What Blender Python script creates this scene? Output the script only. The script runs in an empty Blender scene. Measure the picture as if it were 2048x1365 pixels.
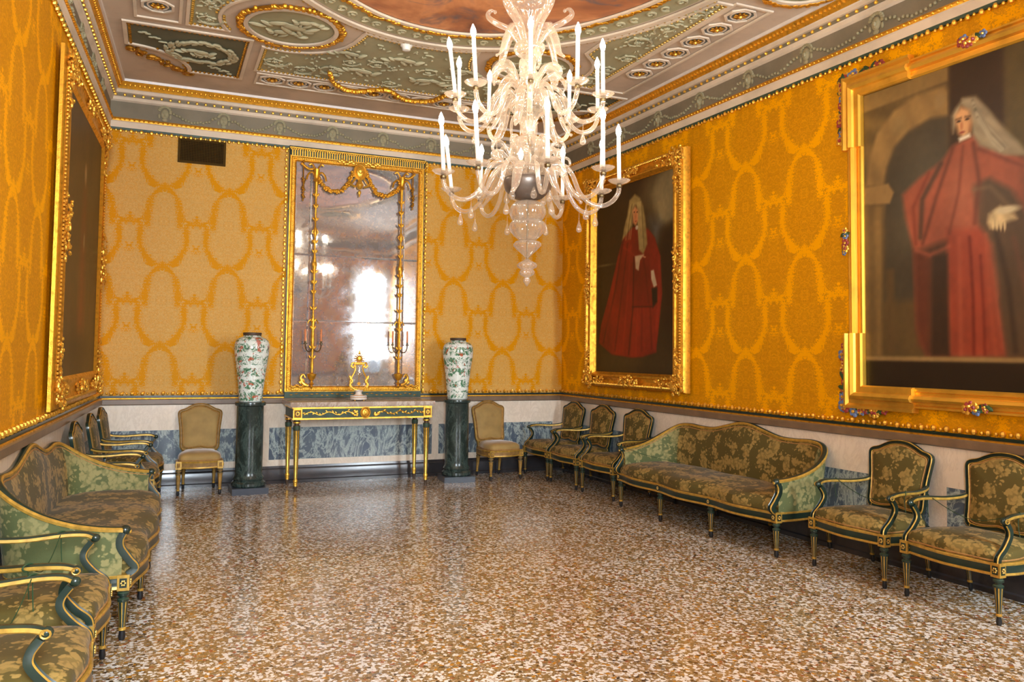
import bpy, math, random
import numpy as np
from mathutils import Vector, Matrix
random.seed(11)
SC = bpy.context.scene
COL = SC.collection
PI = math.pi

# ------------------------------------------------------------ camera
YAW, PITCH, ROLL = 0.395935, 0.048290, 0.013271
cy, sy, cp, sp = math.cos(YAW), math.sin(YAW), math.cos(PITCH), math.sin(PITCH)
fw = Vector((sy*cp, cy*cp, sp)); r0 = Vector((cy, -sy, 0)); u0 = r0.cross(fw)
rr = math.cos(ROLL)*r0 + math.sin(ROLL)*u0
uu = -math.sin(ROLL)*r0 + math.cos(ROLL)*u0
cam_d = bpy.data.cameras.new('camera'); cam = bpy.data.objects.new('camera', cam_d); COL.objects.link(cam)
M = Matrix.Identity(4)
for i in range(3):
    M[i][0] = rr[i]; M[i][1] = uu[i]; M[i][2] = -fw[i]
M[0][3], M[1][3], M[2][3] = 0.0, 0.0, 1.6
cam.matrix_world = M
cam_d.sensor_width = 36.0; cam_d.lens = 1595.83/2048*36
cam_d.shift_x = (1024-988.46)/2048; cam_d.shift_y = (629.35-682.5)/2048
cam_d.clip_start = 0.05; cam_d.clip_end = 100
SC.camera = cam

# ------------------------------------------------------------ world, daylight, exposure
w = bpy.data.worlds.new('World'); SC.world = w; w.use_nodes = True
w.node_tree.nodes['Background'].inputs[0].default_value = (0.72, 0.86, 1.0, 1)
w.node_tree.nodes['Background'].inputs[1].default_value = 0.5
SC.view_settings.view_transform = 'Standard'; SC.view_settings.look = 'None'
SC.view_settings.gamma = 1.0; SC.view_settings.exposure = 0.74; SC.view_settings.use_curve_mapping = False
YF = -0.35                       # the window wall behind the camera
WIN = [(-0.55, 0.65), (4.55, 5.40)]
WZ = (0.85, 3.6)
for a, b in WIN:
    ld = bpy.data.lights.new('daylight', 'AREA'); ld.shape = 'RECTANGLE'
    ld.size = b-a; ld.size_y = WZ[1]-1.5; ld.energy = 440*(b-a); ld.color = (0.80, 0.90, 1.0)
    lo = bpy.data.objects.new('daylight', ld); COL.objects.link(lo)
    lo.location = ((a+b)/2, YF-0.30, (1.5+WZ[1])/2); lo.rotation_euler = (PI/2, 0, 0)
BULB = 115.0

# ------------------------------------------------------------ room dimensions
D, XL, TL, XR, TR = 9.964, -0.6208, 0.04956, 5.1982, 0.0257
ZR, ZC, ZT = 1.04, 4.11, 4.64
def xl(y): return XL - TL*(D-y)
def xr(y): return XR + TR*(D-y)
AL = math.atan2(1, TL); AR = math.atan2(-1, TR)       # directions of local +x on the left and right wall
def on_wall(side, s, off=0.0, z=0.0):
    """location and z-rotation of something on a wall: local +x along the wall, local -y into the room"""
    if side == 'back': return (s, D-off, z), 0.0
    if side == 'left': return (xl(s)+off, s, z), AL
    return (xr(s)-off, s, z), AR

# ------------------------------------------------------------ mesh builder
def lin(c):
    c = c/255.0
    return c/12.92 if c <= 0.04045 else ((c+0.055)/1.055)**2.4
def C(r, g, b): return (lin(r), lin(g), lin(b), 1.0)

class MB:
    def __init__(s): s.v = []; s.f = []; s.m = []
    def add(s, vs, fs, m=0):
        o = len(s.v); s.v += [tuple(v) for v in vs]
        for i, f in enumerate(fs):
            s.f.append([o+k for k in f]); s.m.append(m[i] if isinstance(m, list) else m)
        return s
    def box(s, c, d, m=0, rz=0.0):
        vs = []
        for x in (-.5, .5):
            for y in (-.5, .5):
                for z in (-.5, .5):
                    X, Y = x*d[0], y*d[1]
                    vs.append((c[0]+X*math.cos(rz)-Y*math.sin(rz), c[1]+X*math.sin(rz)+Y*math.cos(rz), c[2]+z*d[2]))
        return s.add(vs, [(0,1,3,2),(4,6,7,5),(0,4,5,1),(2,3,7,6),(0,2,6,4),(1,5,7,3)], m)
    def tube(s, path, r, n=8, m=0, closed=False, flat=1.0, caps=True):
        P = [Vector(p) for p in path]; N = len(P)
        rs = r if isinstance(r, (list, tuple)) else [r]*N
        up = None; vs = []
        for i in range(N):
            if closed: t = P[(i+1) % N]-P[i-1]
            else: t = P[min(i+1, N-1)]-P[max(i-1, 0)]
            if t.length < 1e-9: t = Vector((0, 0, 1))
            t.normalize()
            if up is None:
                up = Vector((0, 0, 1)) if abs(t.z) < .9 else Vector((1, 0, 0))
            up = (up - t*up.dot(t))
            if up.length < 1e-6: up = t.orthogonal()
            up.normalize(); sd = t.cross(up)
            for k in range(n):
                a = 2*PI*k/n
                vs.append(P[i]+sd*math.cos(a)*rs[i]+up*math.sin(a)*rs[i]*flat)
        fs = []; ms = []
        for i in range(N if closed else N-1):
            j = (i+1) % N
            for k in range(n):
                l = (k+1) % n
                fs.append((i*n+k, i*n+l, j*n+l, j*n+k)); ms.append(m[k % len(m)] if isinstance(m, list) else m)
        if caps and not closed:
            fs.append(tuple(range(n))[::-1]); fs.append(tuple((N-1)*n+k for k in range(n)))
            ms += [m[0] if isinstance(m, list) else m]*2
        return s.add(vs, fs, ms)
    def sweep(s, path, sec, nrm, m=0, closed=False, caps=True):
        """section points (a, b): a sideways (tangent x normal), b along the normal; m may hold one material per section edge"""
        P = [Vector(p) for p in path]; N = len(P); n = len(sec); vs = []
        for i in range(N):
            if closed: t1 = (P[i]-P[i-1]); t2 = (P[(i+1) % N]-P[i])
            else: t1 = P[i]-P[max(i-1, 0)]; t2 = P[min(i+1, N-1)]-P[i]
            if t1.length < 1e-9: t1 = t2
            if t2.length < 1e-9: t2 = t1
            t1 = t1.normalized(); t2 = t2.normalized(); t = (t1+t2).normalized()
            nn = Vector(nrm(i) if callable(nrm) else nrm); nn = (nn - t*nn.dot(t)).normalized()
            sd = t.cross(nn); k = 1/max(.5, math.sqrt(max(1e-6, (1+t1.dot(t2))/2)))
            for a, b in sec: vs.append(P[i]+sd*a*k+nn*b)
        fs = []; ms = []
        for i in range(N if closed else N-1):
            j = (i+1) % N
            for q in range(n):
                l = (q+1) % n
                fs.append((i*n+q, i*n+l, j*n+l, j*n+q)); ms.append(m[q % len(m)] if isinstance(m, list) else m)
        if caps and not closed:
            fs.append(tuple(range(n))[::-1]); fs.append(tuple((N-1)*n+k for k in range(n))); ms += [m[0] if isinstance(m, list) else m]*2
        return s.add(vs, fs, ms)
    def lathe(s, prof, n=24, c=(0, 0, 0), m=0, rib=0.0, ribs=0, axis=None, sq=(1, 1)):
        vs = []; fs = []; ms = []
        A = axis if axis else Matrix.Identity(3)
        for r, z in prof:
            for k in range(n):
                a = 2*PI*k/n; q = r*(1+rib*math.cos(ribs*a)) if ribs else r
                vs.append(Vector(c)+A @ Vector((q*math.cos(a)*sq[0], q*math.sin(a)*sq[1], z)))
        for i in range(len(prof)-1):
            for k in range(n):
                l = (k+1) % n
                fs.append((i*n+k, i*n+l, (i+1)*n+l, (i+1)*n+k))
                if isinstance(m, list):
                    mm = m[i]; ms.append(mm[k % len(mm)] if isinstance(mm, list) else mm)
                else: ms.append(m)
        fs.append(tuple(range(n))[::-1]); fs.append(tuple((len(prof)-1)*n+k for k in range(n)))
        e = (m[0], m[-1]) if isinstance(m, list) else (m, m)
        ms += [x[0] if isinstance(x, list) else x for x in e]
        return s.add(vs, fs, ms)
    def ball(s, c, r, m=0, n=8, k=5, rot=None):
        rx, ry, rz = (r, r, r) if not isinstance(r, (tuple, list)) else r
        vs = [(0, 0, 1)]; fs = []
        for i in range(1, k):
            p = PI*i/k
            for j in range(n):
                a = 2*PI*j/n; vs.append((math.sin(p)*math.cos(a), math.sin(p)*math.sin(a), math.cos(p)))
        vs.append((0, 0, -1))
        for j in range(n): fs.append((0, 1+j, 1+(j+1) % n))
        for i in range(k-2):
            for j in range(n):
                a = 1+i*n; b = 1+(i+1)*n; l = (j+1) % n
                fs.append((a+j, b+j, b+l, a+l))
        o = 1+(k-2)*n; e = len(vs)-1
        for j in range(n): fs.append((o+j, e, o+(j+1) % n))
        R = rot if rot else Matrix.Identity(3)
        return s.add([Vector(c)+R @ Vector((v[0]*rx, v[1]*ry, v[2]*rz)) for v in vs], fs, m)
    def prism(s, poly, y0, y1, m=0, plane='xz'):
        """polygon (a,b) extruded between y0 and y1"""
        n = len(poly)
        def P(a, b, y): return (a, y, b) if plane == 'xz' else (a, b, y)
        vs = [P(a, b, y0) for a, b in poly]+[P(a, b, y1) for a, b in poly]
        fs = [tuple(range(n)), tuple(range(n, 2*n))[::-1]]+[(i, i+n, (i+1) % n+n, (i+1) % n) for i in range(n)]
        return s.add(vs, fs, m)
    def grid(s, fn, nu, nv, m=0, closed_u=False):
        vs = [fn(i/(nu if closed_u else nu-1), j/(nv-1)) for j in range(nv) for i in range(nu)]
        fs = []
        for j in range(nv-1):
            for i in range(nu if closed_u else nu-1):
                k = (i+1) % nu
                fs.append((j*nu+i, j*nu+k, (j+1)*nu+k, (j+1)*nu+i))
        return s.add(vs, fs, m)
    def build(s, name, mats, parent=None, loc=(0, 0, 0), rot=0.0, sharp=35):
        me = bpy.data.meshes.new(name); me.from_pydata(s.v, [], s.f)
        mats = mats if isinstance(mats, (list, tuple)) else [mats]
        for x in mats: me.materials.append(x)
        me.polygons.foreach_set('material_index', s.m); me.polygons.foreach_set('use_smooth', [True]*len(s.f))
        me.update()
        import bmesh
        bm = bmesh.new(); bm.from_mesh(me); bmesh.ops.recalc_face_normals(bm, faces=bm.faces); bm.to_mesh(me); bm.free()
        me.set_sharp_from_angle(angle=math.radians(sharp))
        o = bpy.data.objects.new(name, me); COL.objects.link(o); o.location = loc; o.rotation_euler = (0, 0, rot)
        if parent: o.parent = parent
        return o

def spline(pts, n=8, closed=False):
    P = [Vector(p) for p in pts]; N = len(P); out = []
    for i in range(N if closed else N-1):
        if closed: a, b, c, d = P[i-1], P[i], P[(i+1) % N], P[(i+2) % N]
        else: a, b, c, d = P[max(i-1, 0)], P[i], P[i+1], P[min(i+2, N-1)]
        for k in range(n):
            t = k/n
            out.append(0.5*((2*b)+(c-a)*t+(2*a-5*b+4*c-d)*t*t+(3*b-a-3*c+d)*t**3))
    if not closed: out.append(P[-1])
    return out
def lerp(a, b, t): return a+(b-a)*t
def interp(xs, ys, x): return float(np.interp(x, xs, ys))

def tag(o, label=None, cat=None, group=None, kind=None):
    if label: o['label'] = label
    if cat: o['category'] = cat
    if group: o['group'] = group
    if kind: o['kind'] = kind
    return o
def empty(name, loc, rz=0.0):
    o = bpy.data.objects.new(name, None); COL.objects.link(o); o.location = loc; o.rotation_euler = (0, 0, rz); o.empty_display_size = .1
    return o
def kids(o): return [c for c in bpy.data.objects if c.parent == o]
def copy_tree(o, parent=None, cache={}):
    c = o.copy(); COL.objects.link(c)
    if parent: c.parent = parent
    for ch in kids(o): copy_tree(ch, c)
    return c

# ------------------------------------------------------------ materials
class NT:
    def __init__(s, name):
        s.mat = bpy.data.materials.new(name); s.mat.use_nodes = True; s.t = s.mat.node_tree
        s.b = s.t.nodes['Principled BSDF']
        s.tc = s.t.nodes.new('ShaderNodeTexCoord')
    def n(s, ty, ins=None, **props):
        nd = s.t.nodes.new(ty)
        for k, v in props.items(): setattr(nd, k, v)
        for k, v in (ins or {}).items(): s.put(nd.inputs[k], v)
        return nd
    def put(s, sock, v):
        if isinstance(v, bpy.types.NodeSocket): s.t.links.new(v, sock)
        else: sock.default_value = v
    def math(s, op, a, b=0.0, c=0.0, clamp=False):
        nd = s.n('ShaderNodeMath', {0: a, 1: b, 2: c}, operation=op, use_clamp=clamp); return nd.outputs[0]
    def obj(s): return s.tc.outputs['Object']
    def xyz(s, v=None):
        nd = s.n('ShaderNodeSeparateXYZ', {0: v or s.obj()}); return nd.outputs
    def comb(s, x, y, z): return s.n('ShaderNodeCombineXYZ', {0: x, 1: y, 2: z}).outputs[0]
    def mapv(s, v, sc=(1, 1, 1), loc=(0, 0, 0), rot=(0, 0, 0)):
        return s.n('ShaderNodeMapping', {0: v, 1: loc, 2: rot, 3: sc}).outputs[0]
    def noise(s, scale, detail=2.0, rough=.5, v=None, dist=0.0):
        return s.n('ShaderNodeTexNoise', {'Vector': v or s.obj(), 'Scale': scale, 'Detail': detail, 'Roughness': rough, 'Distortion': dist}).outputs[0]
    def vor(s, scale, feature='F1', v=None, rnd=1.0):
        return s.n('ShaderNodeTexVoronoi', {'Vector': v or s.obj(), 'Scale': scale, 'Randomness': rnd}, feature=feature).outputs
    def mix(s, f, a, b, bl='MIX'):
        nd = s.n('ShaderNodeMix', data_type='RGBA', blend_type=bl)
        s.put(nd.inputs[0], f); s.put(nd.inputs[6], a); s.put(nd.inputs[7], b); return nd.outputs[2]
    def ramp(s, f, stops, ip='LINEAR'):
        nd = s.n('ShaderNodeValToRGB', {0: f}); cr = nd.color_ramp; cr.interpolation = ip
        while len(cr.elements) < len(stops): cr.elements.new(.5)
        for e, (p, c) in zip(cr.elements, stops):
            e.position = p; e.color = c if not isinstance(c, (int, float)) else (c, c, c, 1)
        return nd.outputs[0]
    def curve(s, f, pts):
        nd = s.n('ShaderNodeFloatCurve', {1: f}); cu = nd.mapping.curves[0]
        cu.points[0].location = pts[0]; cu.points[1].location = pts[-1]
        for p in pts[1:-1]: cu.points.new(*p)
        nd.mapping.update(); return nd.outputs[0]
    def bump(s, h, st=.3, dist=.01, nrm=None):
        nd = s.n('ShaderNodeBump', {'Height': h, 'Strength': st, 'Distance': dist})
        s.put(s.b.inputs['Normal'], nd.outputs[0]); return nd.outputs[0]
    def set(s, **k):
        names = dict(col='Base Color', rough='Roughness', metal='Metallic', spec='Specular IOR Level', sheen='Sheen Weight', sheenr='Sheen Roughness', sheent='Sheen Tint', coat='Coat Weight', coatr='Coat Roughness', tint='Specular Tint')
        for a, v in k.items(): s.put(s.b.inputs[names[a]], v)
        return s

def plain(name, col, rough=.5, metal=0.0, var=.12, sc=12.0, bump=0.0, **k):
    t = NT(name); n = t.noise(sc, 3.0)
    d = tuple(x*(1-var) for x in col[:3])+(1,); l = tuple(min(1, x*(1+var)) for x in col[:3])+(1,)
    t.set(col=t.ramp(n, [(.3, d), (.7, l)]), rough=rough, metal=metal, **k)
    if bump: t.bump(t.noise(sc*6, 4.0), .4, bump)
    return t.mat

def gold(name, col, rough=.32, sc=25):
    t = NT(name); n = t.noise(sc, 4.0)
    dk = tuple(x*.62 for x in col[:3])+(1,)
    t.set(col=t.ramp(n, [(.28, dk), (.5, col), (.8, tuple(min(1, x*1.15) for x in col[:3])+(1,))]), rough=t.ramp(n, [(.2, rough+.25), (.7, rough)]), metal=.75)
    if sc > 5: t.bump(t.noise(sc*5, 3.0), .35, .004)
    return t.mat

def damask(name, axis, u0, per, ground, ribbon, line, rough_g, sheen):
    t = NT(name); o = t.xyz(); co = o[axis]; z = o[2]
    uf = t.math('FRACT', t.math('ADD', t.math('DIVIDE', t.math('SUBTRACT', co, u0), per), 100.5))
    d = t.math('MULTIPLY', t.math('ABSOLUTE', t.math('SUBTRACT', uf, .5)), 2.0)
    v = t.math('FRACT', t.math('ADD', t.math('DIVIDE', t.math('SUBTRACT', 3.075, z), .92), 20.0))
    vw = t.math('SUBTRACT', t.math('FRACT', t.math('ADD', v, .5)), .5)
    fold = t.comb(d, t.math('MULTIPLY', t.math('ABSOLUTE', t.math('SUBTRACT', v, .5)), 2.5), 0.3)
    n1 = t.math('SUBTRACT', t.noise(9.0, 3.0, .6, fold), .5)
    n2 = t.math('SUBTRACT', t.noise(26.0, 2.0, .6, fold), .5)
    wob = t.math('ADD', t.math('MULTIPLY', n1, .16), t.math('MULTIPLY', n2, .50))
    pc = t.curve(v, [(0, .16), (.025, .25), (.07, .31), (.14, .32), (.2, .30), (.29, .31), (.4, .43), (.48, .56), (.555, .68), (.62, .70), (.66, .68), (.72, .60), (.80, .555), (.93, .50), (1, .50)])
    wc = t.curve(v, [(0, .11), (.06, .085), (.15, .08), (.3, .08), (.42, .09), (.5, .15), (.555, .15), (.572, .03), (.59, -.04), (.665, -.04), (.70, .06), (.76, .075), (.85, .075), (.94, .12), (1, .11)])
    e1 = t.math('SUBTRACT', t.math('ABSOLUTE', t.math('SUBTRACT', d, pc)), wc)
    # crown over the second column
    b = t.math('SUBTRACT', 1.0, d)
    bc = t.math('MULTIPLY_ADD', t.math('MULTIPLY', b, b), .90, .575)
    e2 = t.math('MAXIMUM', t.math('SUBTRACT', t.math('MULTIPLY', t.math('ABSOLUTE', t.math('SUBTRACT', v, bc)), 2.5), .085), t.math('SUBTRACT', b, .40))
    e3 = t.math('MAXIMUM', t.math('SUBTRACT', b, t.math('MULTIPLY', t.math('SUBTRACT', v, .49), 2.0)), t.math('MULTIPLY', t.math('SUBTRACT', v, .57), 2.5))
    # crown over the first column
    ac = t.math('MULTIPLY', t.math('SINE', t.math('MULTIPLY', d, 13.0)), .022)
    e4 = t.math('MAXIMUM', t.math('SUBTRACT', t.math('MULTIPLY', t.math('ABSOLUTE', t.math('SUBTRACT', vw, ac)), 2.5), .06), t.math('SUBTRACT', d, .52))
    e5 = t.math('MAXIMUM', t.math('SUBTRACT', d, t.math('MULTIPLY', t.math('ADD', vw, .08), 1.5)), t.math('MULTIPLY', vw, 2.5))
    e = t.math('MINIMUM', t.math('MINIMUM', e1, e2), t.math('MINIMUM', e3, t.math('MINIMUM', e4, e5)))
    e7 = t.math('MAXIMUM', t.math('SUBTRACT', t.math('ABSOLUTE', t.math('SUBTRACT', d, .51)), .07), t.math('SUBTRACT', t.math('MULTIPLY', t.math('ABSOLUTE', t.math('SUBTRACT', vw, .03)), 2.5), .11))
    e8 = t.math('MAXIMUM', t.math('SUBTRACT', d, .07), t.math('SUBTRACT', t.math('MULTIPLY', t.math('ABSOLUTE', t.math('SUBTRACT', v, .34)), 2.5), .10))
    e = t.math('MINIMUM', e, t.math('MINIMUM', e7, t.math('MAXIMUM', e8, .012)))
    e = t.math('SUBTRACT', e, .012)
    wob = t.math('ADD', wob, t.math('MULTIPLY', t.math('SINE', t.math('MULTIPLY', v, 170.0)), .022))
    e = t.math('ADD', e, wob)
    mask = t.ramp(t.math('MULTIPLY_ADD', e, 4.0, .5), [(.47, 1.0), (.53, 0.0)])
    ln = t.math('ABSOLUTE', n1); lm = t.ramp(ln, [(0.0, 1.0), (.028, 0.0)])
    ln2 = t.ramp(t.math('ABSOLUTE', n2), [(0.0, .7), (.03, 0.0)])
    lm = t.math('MAXIMUM', lm, ln2)
    blot = t.noise(1.1, 3.0); mot = t.noise(48.0, 3.0, .7, fold)
    g2 = t.mix(t.math('MULTIPLY', lm, .5), t.mix(t.ramp(mot, [(.36, .55), (.6, 0.0)]), tuple(min(1, x*1.06) for x in ground[:3])+(1,), line), line)
    colr = t.mix(mask, g2, ribbon)
    colr = t.mix(t.ramp(blot, [(.35, .16), (.65, 0.0)]), colr, line)
    bro = t.ramp(t.math('ABSOLUTE', t.math('SUBTRACT', t.noise(7.5, 4.0, .65, fold, .4), .5)), [(.012, .42), (.035, 0.0)])
    colr = t.mix(t.math('MULTIPLY', bro, t.math('SUBTRACT', 1.0, mask)), colr, ribbon)
    rib = t.n('ShaderNodeTexWave', {'Vector': t.obj(), 'Scale': 55.0, 'Distortion': 1.5, 'Detail': 2.0}, bands_direction='Z').outputs[1]
    t.set(col=colr, rough=t.mix(mask, (rough_g,)*3+(1,), (.42,)*3+(1,)), spec=t.math('MULTIPLY_ADD', mask, -.12, .16), sheen=t.math('MULTIPLY', t.math('SUBTRACT', 1.0, mask), sheen), sheenr=.4)
    t.bump(t.math('ADD', t.math('MULTIPLY', mask, .5), t.math('MULTIPLY', rib, .3)), .25, .003)
    return t.mat

def marble_grey(name, a, b, vein):
    t = NT(name); v = t.mapv(t.obj(), sc=(1, 1, .45), rot=(.2, .6, .3))
    n = t.noise(2.6, 6.0, .7, v, .5); n2 = t.noise(4.5, 7.0, .72, v, .7)
    base = t.ramp(n, [(.3, a), (.7, b)])
    vn = t.ramp(t.math('ABSOLUTE', t.math('SUBTRACT', n2, .5)), [(0.0, .9), (.012, .55), (.05, 0.0)])
    vn2 = t.ramp(t.math('ABSOLUTE', t.math('SUBTRACT', n, .52)), [(0.0, .7), (.02, 0.0)])
    t.set(col=t.mix(t.math('MAXIMUM', vn, vn2), base, vein), rough=.22, spec=.5)
    return t.mat

def fabric(name, dark, light, sc=8.0):
    t = NT(name)
    wv = t.noise(3.0, 2.0); v = t.n('ShaderNodeVectorMath', {0: t.obj(), 1: t.n('ShaderNodeVectorMath', {0: t.n('ShaderNodeTexNoise', {'Vector': t.obj(), 'Scale': 22.0, 'Detail': 2.0}).outputs[1], 3: .06}, operation='SCALE').outputs[0]}, operation='ADD').outputs[0]
    big = t.vor(sc, 'SMOOTH_F1', v)[0]
    pet = t.vor(sc*3.6, 'F1', v)[0]
    e = t.math('ADD', big, t.math('MULTIPLY', t.math('SUBTRACT', pet, .4), .45))
    m = t.ramp(e, [(.43, 1.0), (.49, 0.0)])
    edge = t.ramp(pet, [(.42, 0.0), (.6, .5)])
    lc = t.mix(edge, light, dark)
    t.set(col=t.mix(m, dark, lc), rough=.7, spec=.15, sheen=.06, sheenr=.4)
    t.bump(t.math('ADD', m, t.noise(160.0, 1.0)), .2, .002)
    return t.mat

def terrazzo():
    t = NT('terrazzo')
    W = (1, 1, 1, 1)
    wp = t.n('ShaderNodeVectorMath', {0: t.obj(), 1: t.n('ShaderNodeVectorMath', {0: t.n('ShaderNodeTexNoise', {'Vector': t.obj(), 'Scale': 60.0, 'Detail': 1.0}).outputs[1], 3: .012}, operation='SCALE').outputs[0]}, operation='ADD').outputs[0]
    def layer(scale):
        c = t.vor(scale, 'F1', wp); rnd = t.n('ShaderNodeSeparateColor', {0: c[1]}).outputs
        ed = t.vor(scale, 'DISTANCE_TO_EDGE', wp)[0]
        return rnd, ed
    r1, e1 = layer(52.0); r2, e2 = layer(95.0)
    pal = [(0.0, C(134, 110, 70)), (.22, C(162, 132, 88)), (.38, C(246, 246, 242)), (.72, C(212, 196, 176)), (.79, C(56, 48, 40)), (.87, C(192, 132, 34)), (.925, C(156, 84, 52)), (.965, C(126, 124, 120))]
    c1 = t.ramp(r1[0], pal, 'CONSTANT'); c2 = t.ramp(r2[1], [(0.0, C(140, 114, 74)), (.36, C(242, 240, 232)), (.60, C(172, 144, 100)), (.84, C(70, 58, 44)), (.93, C(174, 118, 46))], 'CONSTANT')
    grout = C(128, 104, 70)
    a = t.mix(t.ramp(e2, [(.02, 0.0), (.06, 1.0)]), grout, c2)
    sel = t.math('MULTIPLY', t.ramp(e1, [(.03, 0.0), (.07, 1.0)]), t.ramp(r1[2], [(.0, 1.0), (.72, 0.0)], 'CONSTANT'))
    col = t.mix(sel, a, c1)
    pt = t.noise(.9, 3.0); col = t.mix(t.ramp(pt, [(.4, .22), (.7, 0.0)]), col, C(150, 114, 70))
    rg = t.noise(1.6, 3.0)
    t.set(col=col, rough=t.ramp(rg, [(.3, .20), (.7, .13)]), spec=.55)
    t.bump(t.noise(5.0, 3.0), .10, .02)
    return t.mat

def glassy():
    t = NT('milky_glass'); nodes = t.t.nodes; out = nodes['Material Output']
    tr = t.n('ShaderNodeBsdfTransparent', {0: (1, .985, .96, 1)})
    tl = t.n('ShaderNodeBsdfTranslucent', {0: (.66, .56, .46, 1)})
    df = t.n('ShaderNodeBsdfDiffuse', {0: (.66, .56, .46, 1)})
    gl = t.n('ShaderNodeBsdfGlossy', {0: (1, 1, 1, 1), 1: .08})
    lw = t.n('ShaderNodeLayerWeight', {0: .55})
    m0 = t.n('ShaderNodeMixShader', {0: .5, 1: tl.outputs[0], 2: df.outputs[0]})
    m1 = t.n('ShaderNodeMixShader', {0: .35, 1: m0.outputs[0], 2: gl.outputs[0]})
    f = t.math('MULTIPLY_ADD', lw.outputs[1], .60, .20)
    m2 = t.n('ShaderNodeMixShader', {0: f, 1: tr.outputs[0], 2: m1.outputs[0]})
    t.t.links.new(m2.outputs[0], out.inputs[0])
    return t.mat

def clear_glass(name, k=.12):
    t = NT(name); out = t.t.nodes['Material Output']
    tr = t.n('ShaderNodeBsdfTransparent', {0: (.97, .98, .98, 1)}); gl = t.n('ShaderNodeBsdfGlossy', {0: (1, 1, 1, 1), 1: .03})
    lw = t.n('ShaderNodeLayerWeight', {0: .35}); f = t.math('MULTIPLY_ADD', lw.outputs[1], .6, k)
    m = t.n('ShaderNodeMixShader', {0: f, 1: tr.outputs[0], 2: gl.outputs[0]}); t.t.links.new(m.outputs[0], out.inputs[0])
    return t.mat

def emit(name, col, st):
    t = NT(name); e = t.n('ShaderNodeEmission', {0: col, 1: st}); t.t.links.new(e.outputs[0], t.t.nodes['Material Output'].inputs[0]); return t.mat

def mirror_mat():
    t = NT('old_mirror'); n = t.noise(3.2, 6.0, .7); n2 = t.noise(14.0, 5.0, .7)
    z = t.xyz()[2]
    fox = t.ramp(t.math('ADD', t.math('MULTIPLY', n, .6), t.math('MULTIPLY', n2, .4)), [(.38, .0), (.46, .28), (.52, .10), (.7, 0.0)])
    t.set(col=t.mix(fox, C(198, 200, 204), C(128, 122, 116)), metal=t.ramp(fox, [(0.0, .80), (.5, .62)]), rough=t.ramp(n, [(.3, .09), (.6, .03)]))
    t.bump(t.noise(2.0, 2.0), .06, .02)
    return t.mat

def porcelain():
    t = NT('painted_porcelain'); v = t.obj()
    a = t.noise(17.0, 5.0, .75, v, 1.0); b = t.noise(11.0, 4.0, .7, t.mapv(v, loc=(5, 3, 1)), .6); c = t.noise(24.0, 4.0, .75, t.mapv(v, loc=(1, 9, 4)), .6)
    z = t.xyz()[2]
    band = t.ramp(t.math('FRACT', t.math('MULTIPLY', z, 7.5)), [(0.0, .16), (.16, 0.0), (.82, 0.0), (1.0, .12)])
    col = C(226, 232, 222)
    col = t.mix(t.ramp(t.math('SUBTRACT', a, band), [(.455, .0), (.48, .0), (.54, .95)]), col, C(58, 118, 78))
    col = t.mix(t.ramp(b, [(.585, 0.0), (.61, .85)]), col, C(182, 78, 48))
    col = t.mix(t.ramp(c, [(.61, 0.0), (.64, .8)]), col, C(40, 66, 60))
    t.set(col=col, rough=.09, spec=.6)
    return t.mat

def painted_oval():
    t = NT('ceiling_painting'); n = t.noise(1.1, 4.0, .6, None, 1.0); n2 = t.noise(2.4, 4.0, .6, t.mapv(t.obj(), loc=(3, 1, 0)), .8)
    col = t.ramp(n, [(.3, C(120, 78, 62)), (.46, C(176, 112, 72)), (.56, C(206, 140, 92)), (.72, C(150, 104, 92))])
    col = t.mix(t.ramp(n2, [(.56, 0.0), (.66, .8)]), col, C(96, 92, 96))
    t.set(col=col, rough=.7); return t.mat

def plaster(name, col, var=.1):
    t = NT(name); n = t.noise(1.7, 5.0, .6); d = tuple(x*(1-var*2.2) for x in col[:3])+(1,)
    t.set(col=t.ramp(n, [(.34, d), (.55, col)]), rough=.7, spec=.25); t.bump(t.noise(40.0, 3.0), .12, .003); return t.mat

M_GOLD = gold('gilt', C(226, 164, 48)); M_GOLD_B = gold('bright_gilt', C(246, 190, 74), .26); M_GOLD_D = gold('dark_gilt', C(176, 122, 34), .38)
M_GOLD_P = plain('gold_paint', C(184, 144, 60), .38, .35, .25, 30)
M_GREEN = plain('green_lacquer', C(28, 44, 35), .28, 0, .3, 10, coat=.15, coatr=.15)
M_GREEN_L = plain('worn_green_paint', C(52, 72, 54), .55, 0, .3, 14)
M_DARK = plain('black_foot', C(26, 26, 28), .35)
M_GIMP = plain('braid', C(160, 116, 60), .7, 0, .2, 60)
M_FAB = fabric('green_damask_cloth', C(90, 78, 38), C(154, 127, 70), 8.5)
M_FAB_DAY = fabric('daylit_damask_cloth', C(90, 96, 60), C(142, 134, 88), 8.0)  # same cloth for the sofa arms, cool daylight put into a greener colour
M_VELVET = plain('beige_velvet', C(158, 128, 72), .75, 0, .14, 9, sheen=.5, sheenr=.4)
M_DAM_B = damask('silk_damask_daylit_tint', 0, .355, .715, C(214, 168, 90), C(214, 142, 0), C(180, 130, 44), .5, .08)  # same silk, its daylight sheen painted in as a paler ground
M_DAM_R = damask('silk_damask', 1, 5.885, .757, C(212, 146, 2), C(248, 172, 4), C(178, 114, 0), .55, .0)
M_MARB_W = marble_grey('cream_marble', C(226, 210, 188), C(236, 222, 204), C(216, 200, 180))
M_MARB_G = marble_grey('blue_grey_marble', C(66, 78, 96), C(104, 116, 124), C(186, 198, 190))
M_RAIL = plain('brown_rail_marble', C(120, 96, 72), .35, 0, .15, 7)
M_BASE = plain('slate_baseboard', C(54, 52, 54), .2, 0, .25, 5, spec=.6)
M_FLOOR = terrazzo()
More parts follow.
